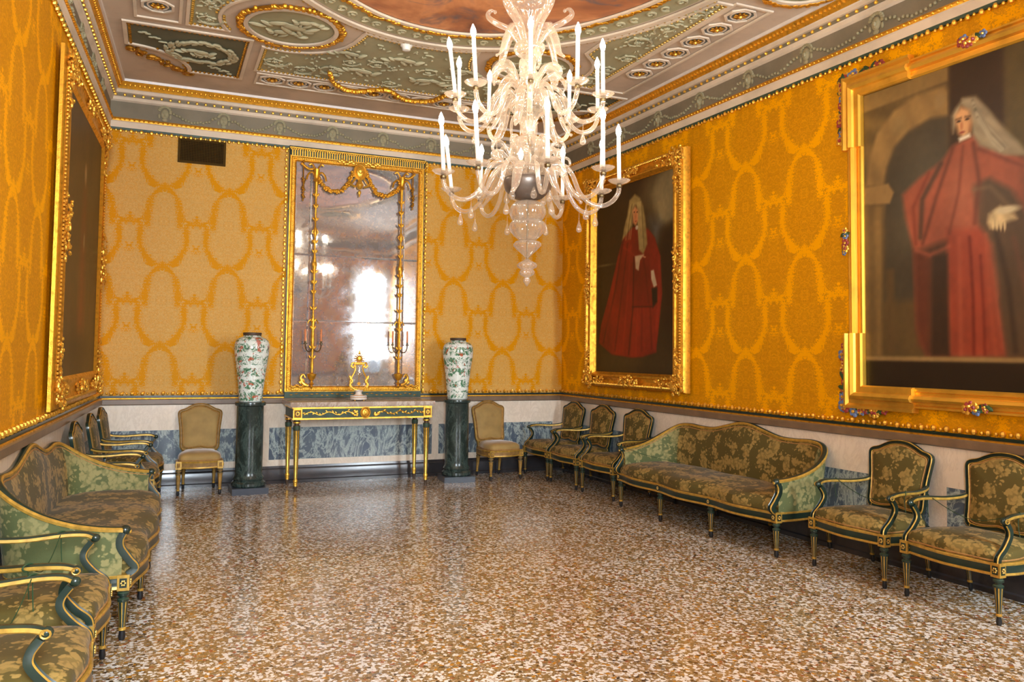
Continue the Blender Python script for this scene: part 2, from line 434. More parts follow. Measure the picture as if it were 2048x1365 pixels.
M_STONE = plaster('pink_stucco', C(202, 182, 160)); M_STONE_L = plaster('pale_stucco', C(222, 204, 180)); M_GREY = plaster('grey_frieze_paint', C(134, 124, 104))
M_FIELD = plaster('sage_stucco_field', C(168, 162, 128)); M_FIELD_D = plaster('dark_sage_field', C(104, 104, 84)); M_ORN = plaster('cream_relief', C(182, 174, 140)); M_ORN_F = plaster('frieze_relief', C(158, 150, 118))
M_OCT = plain('blue_octagon_paint', C(104, 114, 118), .6)
M_GLASS = glassy(); M_CLEAR = clear_glass('clear_glass'); M_PANE = clear_glass('window_glass', .04)
M_BULB = emit('lit_bulb', (1.0, .88, .68, 1), BULB)
M_CANDLE = plain('white_candle_sleeve', C(236, 234, 226), .35, 0, .03)
M_BRASS = plain('aged_brass', C(110, 92, 62), .35, .8)
M_STEEL = plain('dull_metal_plate', C(120, 108, 98), .35, .6)
M_MIRROR = mirror_mat(); M_PORC = porcelain(); M_BROWN = plain('brown_rim', C(74, 56, 40), .5)
M_COLM = marble_grey('dark_green_marble', C(34, 44, 40), C(48, 60, 56), C(74, 90, 84)); M_PLINTH = plain('grey_plinth_stone', C(66, 72, 82), .3)
M_SLAB = marble_grey('table_marble', C(150, 128, 108), C(178, 156, 138), C(206, 192, 176))
M_WAX = plain('orange_candle', C(214, 128, 74), .5); M_VENT = plain('brown_grille', C(74, 54, 20), .8, spec=.1)
M_CORD = plain('green_cord', C(34, 62, 30), .7); M_PLASTIC = plain('white_plastic', C(226, 222, 210), .4)
M_PAINTSKY = painted_oval(); M_WHITE = plain('white_alabaster', C(224, 214, 204), .3, 0, .05); M_WOOD = plain('white_window_paint', C(214, 206, 190), .5)
M_RED = plain('carved_rose', C(150, 52, 44), .5, 0, .3); M_BLUE = plain('carved_blue_flower', C(94, 112, 150), .5, 0, .3); M_LEAF = plain('carved_green_leaf', C(44, 72, 34), .5, 0, .3)
M_CURT = plain('white_curtain', C(226, 226, 222), .8)

# ------------------------------------------------------------ the room shell
def struct(name, mb, mats, parent=None, sharp=35):
    o = mb.build(name, mats, parent, sharp=sharp)
    if not parent: o['kind'] = 'structure'
    return o
T = .25
floor = struct('floor', MB().prism([(xl(YF)-T, YF-T), (xr(YF)+T, YF-T), (xr(D)+T, D+T), (xl(D)-T, D+T)], -.1, 0, 0, 'xy'), M_FLOOR)
ceiling = struct('ceiling', MB().prism([(xl(YF)-T, YF-T), (xr(YF)+T, YF-T), (xr(D)+T, D+T), (xl(D)-T, D+T)], ZT, ZT+.15, 0, 'xy'), M_STONE)
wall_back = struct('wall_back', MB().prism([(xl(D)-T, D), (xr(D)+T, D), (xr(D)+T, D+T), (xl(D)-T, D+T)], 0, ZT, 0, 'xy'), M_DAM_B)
wall_left = struct('wall_left', MB().prism([(xl(D), D), (xl(YF), YF), (xl(YF)-T, YF), (xl(D)-T, D)], 0, ZT, 0, 'xy'), M_DAM_R)
wall_right = struct('wall_right', MB().prism([(xr(D), D), (xr(YF), YF), (xr(YF)+T, YF), (xr(D)+T, D)], 0, ZT, 0, 'xy'), M_DAM_R)
mb = MB(); xs = [xl(YF)-T, WIN[0][0], WIN[0][1], WIN[1][0], WIN[1][1], xr(YF)+T]
for a, b in ((xs[0], xs[1]), (xs[2], xs[3]), (xs[4], xs[5])): mb.box(((a+b)/2, YF-T/2, ZT/2), (b-a, T, ZT))
for a, b in WIN:
    mb.box(((a+b)/2, YF-T/2, WZ[0]/2), (b-a, T, WZ[0])); mb.box(((a+b)/2, YF-T/2, (WZ[1]+ZT)/2), (b-a, T, ZT-WZ[1]))
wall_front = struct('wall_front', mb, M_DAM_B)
for i, (a, b) in enumerate(WIN):
    mb = MB(); h = WZ[1]-WZ[0]; zc = (WZ[0]+WZ[1])/2; y = YF-.10
    for x in (a+.03, (a+b)/2, b-.03): mb.box((x, y, zc), (.06, .06, h))
    for k in range(6): mb.box(((a+b)/2, y, WZ[0]+.025+k*(h-.05)/5), (b-a, .05, .05 if k in (0, 5) else .03))
    fr = struct('window_%d' % (i+1), mb, M_WOOD)
    MB().box(((a+b)/2, y, zc), (b-a-.06, .006, h-.06)).build('pane', M_PANE, fr)
    cu = MB()
    for sgn, x0 in ((1, a-.12), (-1, b+.12)):
        cu.grid(lambda u, v, sgn=sgn, x0=x0: (x0+sgn*u*.30*(1-.3*math.sin(PI*v)), YF+.07+.02*math.sin(u*28), .75+v*3.0), 30, 8)
    tag(cu.build('curtain', M_CURT), 'white gathered curtains framing the %s window behind the viewpoint' % ('left' if i == 0 else 'right'), 'curtain', 'window curtains')

def corners(side, o):
    bl = (xl(D-o)+o, D-o); br = (xr(D-o)-o, D-o); fr_ = (xr(YF+o)-o, YF+o); fl = (xl(YF+o)+o, YF+o)
    return {'back': (bl, br), 'left': (fl, bl), 'right': (br, fr_), 'front': (fr_, fl)}[side]
def side_sweep(mb, side, prof, mats, a=None, b=None):
    vs = []; n = len(prof)
    for o, z in prof:
        p, q = corners(side, o)
        if a is not None:
            if side == 'back': p, q = (a, p[1]), (b, q[1])
        vs += [(p[0], p[1], z), (q[0], q[1], z)]
    fs = [(2*i, 2*i+1, 2*i+3, 2*i+2) for i in range(n-1)]
    mb.add(vs, fs, [mats[i] for i in range(n-1)])
    return mb
def at(side, s, o, z):
    if side == 'back': return Vector((s, D-o, z))
    if side == 'left': return Vector((xl(s)+o, s, z))
    if side == 'right': return Vector((xr(s)-o, s, z))
    return Vector((s, YF+o, z))
RANGE = {'back': (XL, XR), 'left': (YF, D), 'right': (YF, D), 'front': (xl(YF), xr(YF))}

# cornice, rail, baseboard, fringe on each side
COR = [(0, 4.09), (.022, 4.09), (.028, 4.115), (.03, 4.18), (.045, 4.188), (.052, 4.207), (.045, 4.226), (.02, 4.232), (.02, 4.415), (.045, 4.43), (.05, 4.46), (.06, 4.465), (.06, 4.50), (.085, 4.505), (.085, 4.54), (.10, 4.545), (.115, 4.57), (.14, 4.60), (.15, 4.615), (.17, 4.612), (.175, 4.64)]
CM = [3, 3, 0, 0, 2, 2, 0, 1, 0, 0, 0, 1, 0, 0, 0, 2, 2, 2, 4, 4]
RAIL = [(0, .955), (.035, .955), (.05, .965), (.05, 1.015), (.042, 1.025), (.042, 1.035), (.03, 1.04), (.022, 1.04), (.022, 1.062), (0, 1.062)]
RM = [0, 0, 0, 0, 2, 2, 1, 1, 1]
BASE = [(.07, 0), (.07, .035), (.055, .045), (.055, .155), (.05, .17), (.035, .18), (.03, .205), (0, .205)]
BM = [0]*7
DAD = [(.02, .20), (.02, .96)]
trim_i = 0
mask0 = None
for side in ('back', 'left', 'right', 'front'):
    mb = MB(); side_sweep(mb, side, COR, CM)
    s0, s1 = RANGE[side]
    s0 += .07 if side != 'front' else 0; s1 -= .07
    if side != 'front':
        n = int((s1-s0)/.095)
        for k in range(n+1): mb.ball(at(side, s0+(s1-s0)*k/n, .068, 4.482), (.017, .017, .017), 5, 6, 4)
        n = int((s1-s0)/.05)
        for k in range(n+1): mb.ball(at(side, s0+(s1-s0)*k/n, .128, 4.588), (.016, .016, .02), 2, 6, 4)
        for k in range(n+1): mb.ball(at(side, s0+(s1-s0)*k/n, .05, 4.207), (.014, .014, .014), 2, 5, 4)
    trim_i += 1
    cor = struct('trim_%d' % trim_i, mb, [M_STONE_L, M_GREY, M_GOLD, M_GREEN_L, M_WHITE, M_GOLD_B])
    if side != 'front':
        if side == 'back': cs = [-.03+.65*k for k in range(8)]
        else: cs = [7.69+.747*k for k in range(-7, 3)]
        (_, rz) = on_wall(side, 0)
        for k, s_ in enumerate(cs):
            if mask0 is None:
                m_ = MB().ball((0, 0, 0), (.045, .02, .06), 0, 10, 7).ball((0, -.02, -.005), (.012, .012, .022)).ball((-.018, -.016, .012), (.01, .008, .008)).ball((.018, -.016, .012), (.01, .008, .008)).ball((0, -.014, -.03), (.018, .01, .008))
                for a in range(9):
                    an = PI*(a-.5)/8*1.0; m_.ball((.06*math.cos(an), .0, .03+.055*math.sin(an)), (.02, .014, .018))
                m_.ball((-.06, 0, -.03), (.014, .012, .03)).ball((.06, 0, -.03), (.014, .012, .03)).ball((0, -.003, -.07), (.03, .014, .022))
                mask0 = m_.build('mask', M_ORN_F, cor); o = mask0
            else: o = mask0.copy(); COL.objects.link(o); o.parent = cor
            o.location = at(side, s_, .024, 4.325); o.rotation_euler = (0, 0, rz)
            if k < len(cs)-1:
                sw = MB(); nx = cs[k+1]
                for j in range(15):
                    u = (j+.5)/15; ss = s_+.08+(nx-s_-.16)*u
                    sw.ball(at(side, ss, .026, 4.345-.085*math.sin(PI*u)+random.uniform(-.012, .012)), (.02, .016, .017), 0, 6, 4)
                sw.build('swag', M_ORN_F, cor)
    # chair rail
    mb = MB(); side_sweep(mb, side, RAIL, RM); trim_i += 1
    struct('trim_%d' % trim_i, mb, [M_RAIL, M_GREEN, M_GOLD])
    mb = MB()
    if side == 'front':
        for o0, z0, o1, z1 in zip([p[0] for p in BASE[:-1]], [p[1] for p in BASE[:-1]], [p[0] for p in BASE[1:]], [p[1] for p in BASE[1:]]): pass
    side_sweep(mb, side, BASE, BM); struct('baseboard_'+side, mb, M_BASE)
    wl = {'back': wall_back, 'left': wall_left, 'right': wall_right, 'front': wall_front}[side]
    side_sweep(MB(), side, DAD, [0]).build('dado', M_MARB_W, wl)
    pans = {'back': [(-.48, 1.16), (1.245, 3.30), (3.39, 5.05)], 'right': [(YF+.2, 2.0), (2.2, 4.14), (4.29, 6.75), (6.95, 9.41)], 'left': [(YF+.2, 2.2), (2.5, 5.0), (5.2, 8.3), (8.5, 9.5)], 'front': []}[side]
    for a, b in pans:
        p = MB(); q = [at(side, a, .022, .28), at(side, b, .022, .28), at(side, b, .022, .665), at(side, a, .022, .665)]
        p.add(q+[v_+Vector((0, 0, 0)) for v_ in [at(side, a, .012, .28), at(side, b, .012, .28), at(side, b, .012, .665), at(side, a, .012, .665)]], [(0, 1, 2, 3), (0, 4, 5, 1), (1, 5, 6, 2), (2, 6, 7, 3), (3, 7, 4, 0)])
        p.build('marble_panel', M_MARB_G, wl)

def fringe(side, pts):
    """carved gilt leaf fringe on a green fillet, along (s, z) points on a wall"""
    global trim_i
    trim_i += 1; mb = MB(); (sa, za), (sb, zb) = pts
    L = math.hypot(sb-sa, zb-za); n = max(2, int(L/.052)); ver = abs(zb-za) > abs(sb-sa)
    for k in range(n+1):
        u = k/n; s_ = lerp(sa, sb, u); z_ = lerp(za, zb, u); big = k % 2 == 0
        r = .019 if big else .012
        j = random.uniform(-.004, .004)
        mb.ball(at(side, s_+j, .012+r*.4, z_+j), (r*1.1, r*1.1, r*1.25) if not ver else (r, r, r*1.5), 0, 6, 4)
        if big: mb.ball(at(side, s_+(.0 if ver else .014), .012, z_+(.014 if ver else .012)), (.012, .012, .014), 0, 5, 4)
    struct('trim_%d' % trim_i, mb, [M_GOLD_B])
fringe('back', ((XL+.03, 1.085), (1.38, 1.085))); fringe('back', ((3.16, 1.085), (XR-.03, 1.085)))
fringe('back', ((XL+.03, 4.082), (1.38, 4.082))); fringe('back', ((3.16, 4.082), (XR-.03, 4.082)))
fringe('back', ((1.365, 1.11), (1.365, 4.05))); fringe('back', ((3.165, 1.11), (3.165, 4.05)))
for sd in ('left', 'right'):
    fringe(sd, ((1.0, 1.085), (D-.03, 1.085))); fringe(sd, ((1.0, 4.082), (D-.03, 4.082)))

# ------------------------------------------------------------ painted and stuccoed ceiling (parts of the ceiling)
CX, CY = 2.30, 4.90
def ring_path(fn, n=96): return [fn(2*PI*k/n) for k in range(n)]
def ell(a, b, z, cx=CX, cyy=CY): return lambda t: (cx+a*math.cos(t), cyy+b*math.sin(t), z)
ov = MB(); n = 96
ov.add([(CX, CY, ZT-.004)]+[(CX+1.6*math.cos(2*PI*k/n), CY+2.1*math.sin(2*PI*k/n), ZT-.004) for k in range(n)], [(0, 1+k, 1+(k+1) % n) for k in range(n)])
ov.build('oval_painting', M_PAINTSKY, ceiling)
def leafring(mb, path, r, m, jit=.012, n=2):
    L = len(path)
    for i in range(L):
        for k in range(n):
            p = Vector(path[i]).lerp(Vector(path[(i+1) % L]), k/n)
            mb.ball((p.x+random.uniform(-jit, jit), p.y+random.uniform(-jit, jit), p.z), (r*random.uniform(.7, 1.2), r*random.uniform(.7, 1.2), r*.7), m, 6, 4)
wr = MB(); P = ring_path(ell(1.66, 2.16, ZT-.02), 160); wr.tube(P, .03, 6, 1, closed=True, flat=.5); leafring(wr, P, .034, 0, .02)
wr.build('gilt_oval_wreath', [M_GOLD, M_GOLD_D], ceiling)
bd = MB(); bd.sweep(ring_path(ell(1.62, 2.12, ZT-.01), 120), [(-.02, 0), (.02, 0), (.02, .02), (-.02, .02)], (0, 0, -1), closed=True)
bd.sweep(ring_path(ell(1.98, 2.48, ZT-.01), 120), [(-.03, 0), (.03, 0), (.03, .02), (-.03, .02)], (0, 0, -1), closed=True)
bd.build('stone_oval_fillet', M_STONE_L, ceiling)
fb = MB()
P1_ = ring_path(ell(1.72, 2.22, ZT-.003), 120); P2_ = ring_path(ell(1.93, 2.43, ZT-.003), 120)
fb.add(P1_+P2_, [(k, (k+1) % 120, 120+(k+1) % 120, 120+k) for k in range(120)])
fb.build('sage_oval_band', M_FIELD, ceiling)
sc = MB()
for k in range(84):
    t = 2*PI*k/84; c = Vector((CX+1.82*math.cos(t), CY+2.32*math.sin(t), ZT-.008)); sg = 1 if k % 2 else -1
    sc.tube([(c.x+.055*(1-q/14)*math.cos(t+sg*q*.62), c.y+.055*(1-q/14)*math.sin(t+sg*q*.62), c.z) for q in range(12)], .011, 5, 0)
for k in range(200):
    t = 2*PI*k/200; sc.ball((CX+2.03*math.cos(t), CY+2.53*math.sin(t), ZT-.012), .016, 1, 5, 4)
sc.build('scroll_band', [M_ORN, M_GOLD_P], ceiling)

def scroll(mb, x, y, r, sg, a0, z=ZT-.016, m=0):
    pts = [(x+r*(1-q/17)*math.cos(a0+sg*q*.55), y+r*(1-q/17)*math.sin(a0+sg*q*.55), z) for q in range(15)]
    mb.tube(pts, [max(.006, r*.09*(1-q/26)) for q in range(15)], 5, m)
    for q in range(0, 13, 2):
        a = a0+sg*q*.55; rq = r*(1-q/17)*1.12
        R = Matrix.Rotation(a+sg*.9, 3, 'Z')
        mb.ball((x+rq*math.cos(a), y+rq*math.sin(a), z), (r*.2, r*.07, .012), m, 6, 4, R)
    for q in range(6):
        a = q*PI/3; mb.ball((x+r*.13*math.cos(a), y+r*.13*math.sin(a), z), (r*.09, r*.09, .012), m, 6, 4)
    mb.ball((x, y, z-.006), r*.08, m, 6, 4)
def figure(mb, x, y, s, sg=1, z=ZT-.018, m=0):
    """small reclining stucco putto"""
    for dx, dy, rx, ry, an in ((0, 0, .10, .05, .2), (.11, .045, .045, .04, 0), (-.12, -.03, .08, .028, -.3), (-.2, .0, .06, .02, .6), (.05, .09, .06, .018, 1.2), (.13, .0, .07, .018, -.7), (-.04, .08, .09, .03, .9), (-.26, .05, .07, .02, .2)):
        mb.ball((x+sg*dx*s, y+dy*s, z), (rx*s, ry*s, .018), m, 8, 5, Matrix.Rotation(sg*an, 3, 'Z'))
def poly_border(mb, poly, w=.02, m0=0, m1=1):
    P = [(a, b, ZT-.004) for a, b in poly]
    mb.sweep(P, [(-w, 0), (w, 0), (w*.8, .016), (-w*.8, .016)], (0, 0, -1), m0, closed=True)
    L = len(P)
    # gilt bead line just inside
    cx_ = sum(p[0] for p in P)/L; cy_ = sum(p[1] for p in P)/L
    for i in range(L):
        a = Vector(P[i]); b = Vector(P[(i+1) % L]); d = (b-a).length; nn = max(1, int(d/.045))
        t = (b-a).normalized() if d > 0 else Vector((1, 0, 0)); nr = Vector((-t.y, t.x, 0)) if ((cx_-a.x)*(-t.y)+(cy_-a.y)*t.x) > 0 else Vector((t.y, -t.x, 0))
        for k in range(nn):
            p = a.lerp(b, (k+.5)/nn)+nr*(w+.018); mb.ball((p.x, p.y, ZT-.01), (.016, .016, .012), m1, 5, 4)
def flat(poly, name, m, z=ZT-.003):
    n = len(poly); o = MB().add([(a, b, z) for a, b in poly], [tuple(range(n))]); return o.build(name, m, ceiling)

# four circular medallions round the oval, and the two at mid-side
def medallion(x, y, r, fig=True):
    n = 48; md = MB().add([(x, y, ZT-.005)]+[(x+r*.86*math.cos(2*PI*k/n), y+r*.86*math.sin(2*PI*k/n), ZT-.005) for k in range(n)], [(0, 1+k, 1+(k+1) % n) for k in range(n)]).build('medallion', M_FIELD, ceiling)
    g = MB(); P = ring_path(ell(r, r, ZT-.02, x, y), 64); g.tube(P, .03, 6, 1, closed=True, flat=.5); leafring(g, P, .03, 0, .016); g.build('gilt_wreath', [M_GOLD, M_GOLD_D], md)
    s_ = MB().sweep(ring_path(ell(r*.88, r*.88, ZT-.01, x, y), 64), [(-.02, 0), (.02, 0), (.02, .02), (-.02, .02)], (0, 0, -1), closed=True); s_.build('stone_ring', M_STONE_L, md)
    if fig:
        f = MB(); figure(f, x+.02, y-.02, 1.25, 1); figure(f, x-.08, y+.14, .8, -1); figure(f, x+.1, y-.16, .7, -1); f.build('relief_figures', M_ORN, md)
for x, y in ((1.05, 7.53), (3.55, 7.53), (1.05, 2.27), (3.55, 2.27)): medallion(x, y, .47)
medallion(4.78, 4.9, .36); medallion(-.18, 4.9, .36)
RO = .64
def ylow(x):
    y = 0
    for cx_ in (1.05, 3.55):
        if abs(x-cx_) < RO: y = max(y, 7.53+math.sqrt(RO*RO-(x-cx_)**2))
    q = (x-CX)/2.07
    if abs(q) < 1: y = max(y, CY+2.57*math.sqrt(1-q*q))
    return y
poly = [(.86, 8.86), (3.74, 8.86)]+[(x, ylow(x)) for x in [3.74-2.88*k/60 for k in range(61)]]
flat(poly, 'sage_field', M_FIELD); b = MB(); poly_border(b, poly, .018); b.build('field_border', [M_STONE_L, M_GOLD_P], ceiling)
rel = MB()
for x, y, r, sg, a in ((1.02, 8.5, .15, 1, 0), (1.33, 8.62, .14, -1, 2), (1.62, 8.5, .16, 1, 1), (3.58, 8.5, .15, -1, 3), (3.27, 8.62, .14, 1, 1), (2.98, 8.5, .16, -1, 2), (2.3, 8.66, .12, 1, 0), (2.02, 8.15, .12, -1, 0), (2.6, 8.15, .12, 1, 3), (1.75, 8.2, .1, 1, 0), (2.85, 8.2, .1, -1, 3)): scroll(rel, x, y, r, sg, a)
figure(rel, 1.95, 8.4, 1.0, 1); figure(rel, 2.62, 8.4, 1.0, -1); figure(rel, 1.72, 7.95, .8, 1); figure(rel, 2.9, 7.95, .8, -1); figure(rel, 2.3, 7.9, .9, 1)
for k in range(160):
    x = random.uniform(.95, 3.65); y = random.uniform(max(ylow(x)+.08, 7.6), 8.78)
    rel.ball((x, y, ZT-.01), (random.uniform(.015, .04), random.uniform(.008, .016), .01), 0, 5, 4, Matrix.Rotation(random.uniform(0, PI), 3, 'Z'))
rel.build('relief_scrolls', M_ORN, ceiling)
for sg in (-1, 1):
    X = lambda x: CX+sg*(x-CX)*1.0 if sg > 0 else 2*CX-x
    X = (lambda x: x) if sg < 0 else (lambda x: 2*CX-x)
    def xlim(y):
        q = (y-CY)/2.57; x = 9
        if abs(q) < 1: x = CX-2.07*math.sqrt(1-q*q)
        for yc in (7.53, 2.27):
            if abs(y-yc) < RO: x = min(x, 1.05-math.sqrt(RO*RO-(y-yc)**2))
        return x
    ys = [7.86-.06*k for k in range(0, 99) if 7.86-.06*k > 4.9+.5]
    ys = [y for y in ys if xlim(y) > .2] 
    poly = [(X(.14), ys[-1]), (X(.14), 7.86)]+[(X(min(.72, xlim(y))), y) for y in ys]
    flat(poly, 'sage_side_field', M_FIELD); b = MB(); poly_border(b, poly, .018); b.build('side_field_border', [M_STONE_L, M_GOLD_P], ceiling)
    rel = MB()
    for x, y, r, s2, a in ((.32, 7.65, .13, 1, 0), (.3, 7.25, .12, -1, 1), (.28, 6.9, .11, 1, 0), (.42, 6.5, .15, 1, 0), (.35, 6.1, .13, -1, 2), (.3, 5.75, .11, 1, 0)): scroll(rel, X(x), y, r, -s2*sg, a)
    for k in range(80):
        y = random.uniform(5.5, 7.8); x = random.uniform(.2, max(.24, min(.66, xlim(y))-.06))
        rel.ball((X(x), y, ZT-.01), (random.uniform(.015, .035), random.uniform(.008, .015), .01), 0, 5, 4, Matrix.Rotation(random.uniform(0, PI), 3, 'Z'))
    rel.build('side_scrolls', M_ORN, ceiling)
    # corner panel with a wreath, cut by a quarter arc
    poly = [(X(-.40), 8.60), (X(-.40), 8.02), (X(.74), 8.02), (X(.74), 9.22), (X(.20), 9.22)]+[(X(-.40+.62*math.cos(a)), 9.22-.62*math.sin(a)) for a in [PI/2*k/12 for k in range(1, 12)]]
    poly = poly[:5]+[(X(-.40+.61*math.cos(PI/2*k/12)), 9.22-.61*math.sin(PI/2*k/12)) for k in range(1, 12)]
    flat(poly, 'dark_corner_panel', M_FIELD_D); b = MB(); poly_border(b, poly, .022); b.build('corner_panel_border', [M_STONE_L, M_GOLD_D], ceiling)
    rel = MB()
    for k in range(96):
        a = 2*PI*k/48; R = Matrix.Rotation(a+PI/2+random.uniform(-.6, .6), 3, 'Z')
        q_ = random.uniform(.88, 1.14); rel.ball((X(.30)+.31*q_*math.cos(a), 8.56+.27*q_*math.sin(a), ZT-.02), (.05, .020, .016), 0, 6, 4, R)
    figure(rel, X(.30), 8.55, .8, 1); figure(rel, X(.28), 8.62, .5, -1)
    for q in range(8): rel.ball((X(-.05-.03*q), 8.42-.03*q+.03*math.sin(q*2), ZT-.015), (.03, .012, .01), 0, 6, 4)
    for q in range(8): rel.ball((X(.4+.03*q), 8.93+.02*q+.03*math.sin(q*2), ZT-.015), (.03, .012, .01), 0, 6, 4)
    rel.build('leaf_wreath', M_ORN, ceiling)
    g = MB()
    for k in range(40):
        u = random.uniform(-1, 1); R = Matrix.Rotation(random.uniform(0, PI), 3, 'Z')
        px, py = -.09+.36*u*.72, 8.98+.36*u*.72
        rw = .11*(1-abs(u)*.6); px += random.uniform(-rw, rw)*.7; py -= random.uniform(-rw, rw)*.7
        g.ball((X(px), py, ZT-.02), (random.uniform(.025, .055), random.uniform(.012, .022), .02), 0, 6, 4, R)
    for q in (-1, 1):
        sp_ = [(X(-.09+q*.27+.07*(1-k/14)*math.cos(k*.6)), 8.98+q*.27+.07*(1-k/14)*math.sin(k*.6), ZT-.02) for k in range(12)]; g.tube(sp_, .014, 6, 0)
    g.build('gilt_acanthus', M_GOLD_D, ceiling)
# rosette strips
def rosette_proto():
    m_ = MB(); n = 8
    m_.add([(0, 0, .004)]+[(.13*math.cos(2*PI*(k+.5)/n), .13*math.sin(2*PI*(k+.5)/n), .004) for k in range(n)], [(0, 1+k, 1+(k+1) % n) for k in range(n)], 0)
    P = [(.135*math.cos(2*PI*(k+.5)/n), .135*math.sin(2*PI*(k+.5)/n), 0) for k in range(n)]
    m_.sweep(P, [(-.012, 0), (.012, 0), (.01, .014), (-.01, .014)], (0, 0, -1), 1, closed=True)
    P = [(.085*math.cos(2*PI*(k+.5)/24), .085*math.sin(2*PI*(k+.5)/24), 0) for k in range(24)]
    m_.tube(P, .009, 5, 1, closed=True)
    for k in range(8):
        a = 2*PI*k/8; m_.ball((.042*math.cos(a), .042*math.sin(a), -.006), (.024, .014, .012), 2, 6, 4, Matrix.Rotation(a, 3, 'Z'))
    m_.ball((0, 0, -.012), .02, 3, 8, 5)
    return m_.build('rosette', [M_OCT, M_STONE_L, M_GOLD_D, M_GOLD_B], ceiling)
ros = None
spots = [(1.07+.291*k, 9.11) for k in range(9)]+[(4.68, 5.60+.325*k) for k in range(6)]+[(-.11, 5.60+.325*k) for k in range(7)]
for x, y in spots:
    if ros is None: ros = rosette_proto(); o = ros
    else: o = ros.copy(); COL.objects.link(o); o.parent = ceiling
    o.location = (x, y, ZT-.006)
for i, poly in enumerate(([(.90, 8.95), (3.58, 8.95), (3.58, 9.30), (.90, 9.30)], [(4.49, 5.42), (4.87, 5.42), (4.87, 7.86), (4.49, 7.86)], [(-.30, 5.42), (.08, 5.42), (.08, 7.86), (-.30, 7.86)])):
    b = MB().sweep([(a, c, ZT-.004) for a, c in poly], [(-.016, 0), (.016, 0), (.012, .014), (-.012, .014)], (0, 0, -1), 0, closed=True); b.build('strip_moulding', M_STONE_L, ceiling)
# gilt swag hanging from the far field
g = MB(); P = spline([(1.60, 8.52, ZT-.03), (1.72, 8.82, ZT-.05), (1.95, 8.95, ZT-.06), (2.22, 8.84, ZT-.04), (2.34, 8.82, ZT-.04), (2.6, 9.0, ZT-.06), (2.88, 8.95, ZT-.05), (3.0, 8.70, ZT-.03)], 12)
g.tube(P, .022, 6, 0)
for p in P: g.ball((p.x+random.uniform(-.012, .012), p.y+random.uniform(-.012, .012), p.z-.008), random.uniform(.018, .032), 0, 6, 4)
for q in range(14): g.ball((2.28+random.uniform(-.1, .1), 8.83+random.uniform(-.03, .03), ZT-.05), (.03, .014, .014), 0, 6, 4)
g.build('gilt_swag', M_GOLD, ceiling)
sd_ = MB().lathe([(.055, 0), (.06, -.01), (.06, -.03), (.045, -.045), (.04, -.07), (.03, -.075)], 20, (2.15, 7.48, ZT)); tag(sd_.build('smoke_detector', M_PLASTIC), 'round white smoke detector on the ceiling left of the chandelier', 'smoke detector')

# ------------------------------------------------------------ seat furniture
FM = [M_GREEN, M_GOLD_P, M_DARK, M_GREEN_L]
def rsec(w, t): return [(-w, -t), (w, -t), (w, -t*.1), (w*.90, t*.7), (w*.58, t), (w*.38, t*.45), (-w*.38, t*.45), (-w*.58, t), (-w*.90, t*.7), (-w, -t*.1)]
RSM = [0, 0, 0, 1, 0, 0, 0, 1, 0, 0]
def leg_mesh(x, y, top, r0=.026, r1=.014, splay=(0, 0)):
    n = 24; st = [0, 0, 1]*8
    pr = [(.024, top), (.024, top-.012), (.030, top-.018), (.030, top-.030), (.019, top-.036), (.019, top-.046), (r0+.004, top-.052), (r0+.004, top-.062), (r0, top-.066), (r1, .07), (r1+.004, .066), (r1+.004, .055), (r1-.001, .05), (r1+.003, .02), (r1-.002, 0)]
    ms = [0, 3, 0, 3, 0, 3, 0, 3, st, 1, 1, 2, 2, 2]
    m_ = MB(); m_.lathe(pr, n, (0, 0, 0), [x_ for x_ in ms])
    h = top
    m_.v = [(vx+x+splay[0]*(h-vz)/h, vy+y+splay[1]*(h-vz)/h, vz) for vx, vy, vz in m_.v]
    return m_
def block(mb, x, y, z, s=.058, h=.085):
    mb.box((x, y, z), (s, s, h), 1)
    for dx, dy in ((0, -1), (1, 0), (-1, 0)):
        c = (x+dx*(s/2+.001), y+dy*(s/2+.001), z)
        d = (.6*s if dx == 0 else .004, .6*s if dy == 0 else .004, h*.6); mb.box(c, d, 0)
        for k in range(6):
            a = k*PI/3; o = Vector((math.cos(a)*.010, 0, math.sin(a)*.012)) if dx == 0 else Vector((0, math.cos(a)*.010, math.sin(a)*.012))
            mb.ball(Vector((c[0]+dx*.003, c[1]+dy*.003, c[2]))+o, (.006, .006, .006), 1, 5, 4)
def seat_pad(mb, outline, z0, h, m=0, dome=1.0):
    """upholstered pad: outline is a closed plan loop"""
    n = len(outline); cx = sum(p[0] for p in outline)/n; cyy = sum(p[1] for p in outline)/n; vs = []
    rings = [(1.0, 0.0), (1.012, .25), (1.0, .45), (.96, .62), (.86, .78), (.7, .89), (.45, .97), (.2, 1.0)]
    for k, hh in rings:
        for p in outline: vs.append((cx+(p[0]-cx)*k, cyy+(p[1]-cyy)*k, z0+h*hh))
    vs.append((cx, cyy, z0+h)); fs = []
    for i in range(len(rings)-1):
        for k in range(n): fs.append((i*n+k, i*n+(k+1) % n, (i+1)*n+(k+1) % n, (i+1)*n+k))
    L = (len(rings)-1)*n
    for k in range(n): fs.append((L+k, L+(k+1) % n, len(vs)-1))
    fs.append(tuple(range(n))[::-1]); mb.add(vs, fs, m)
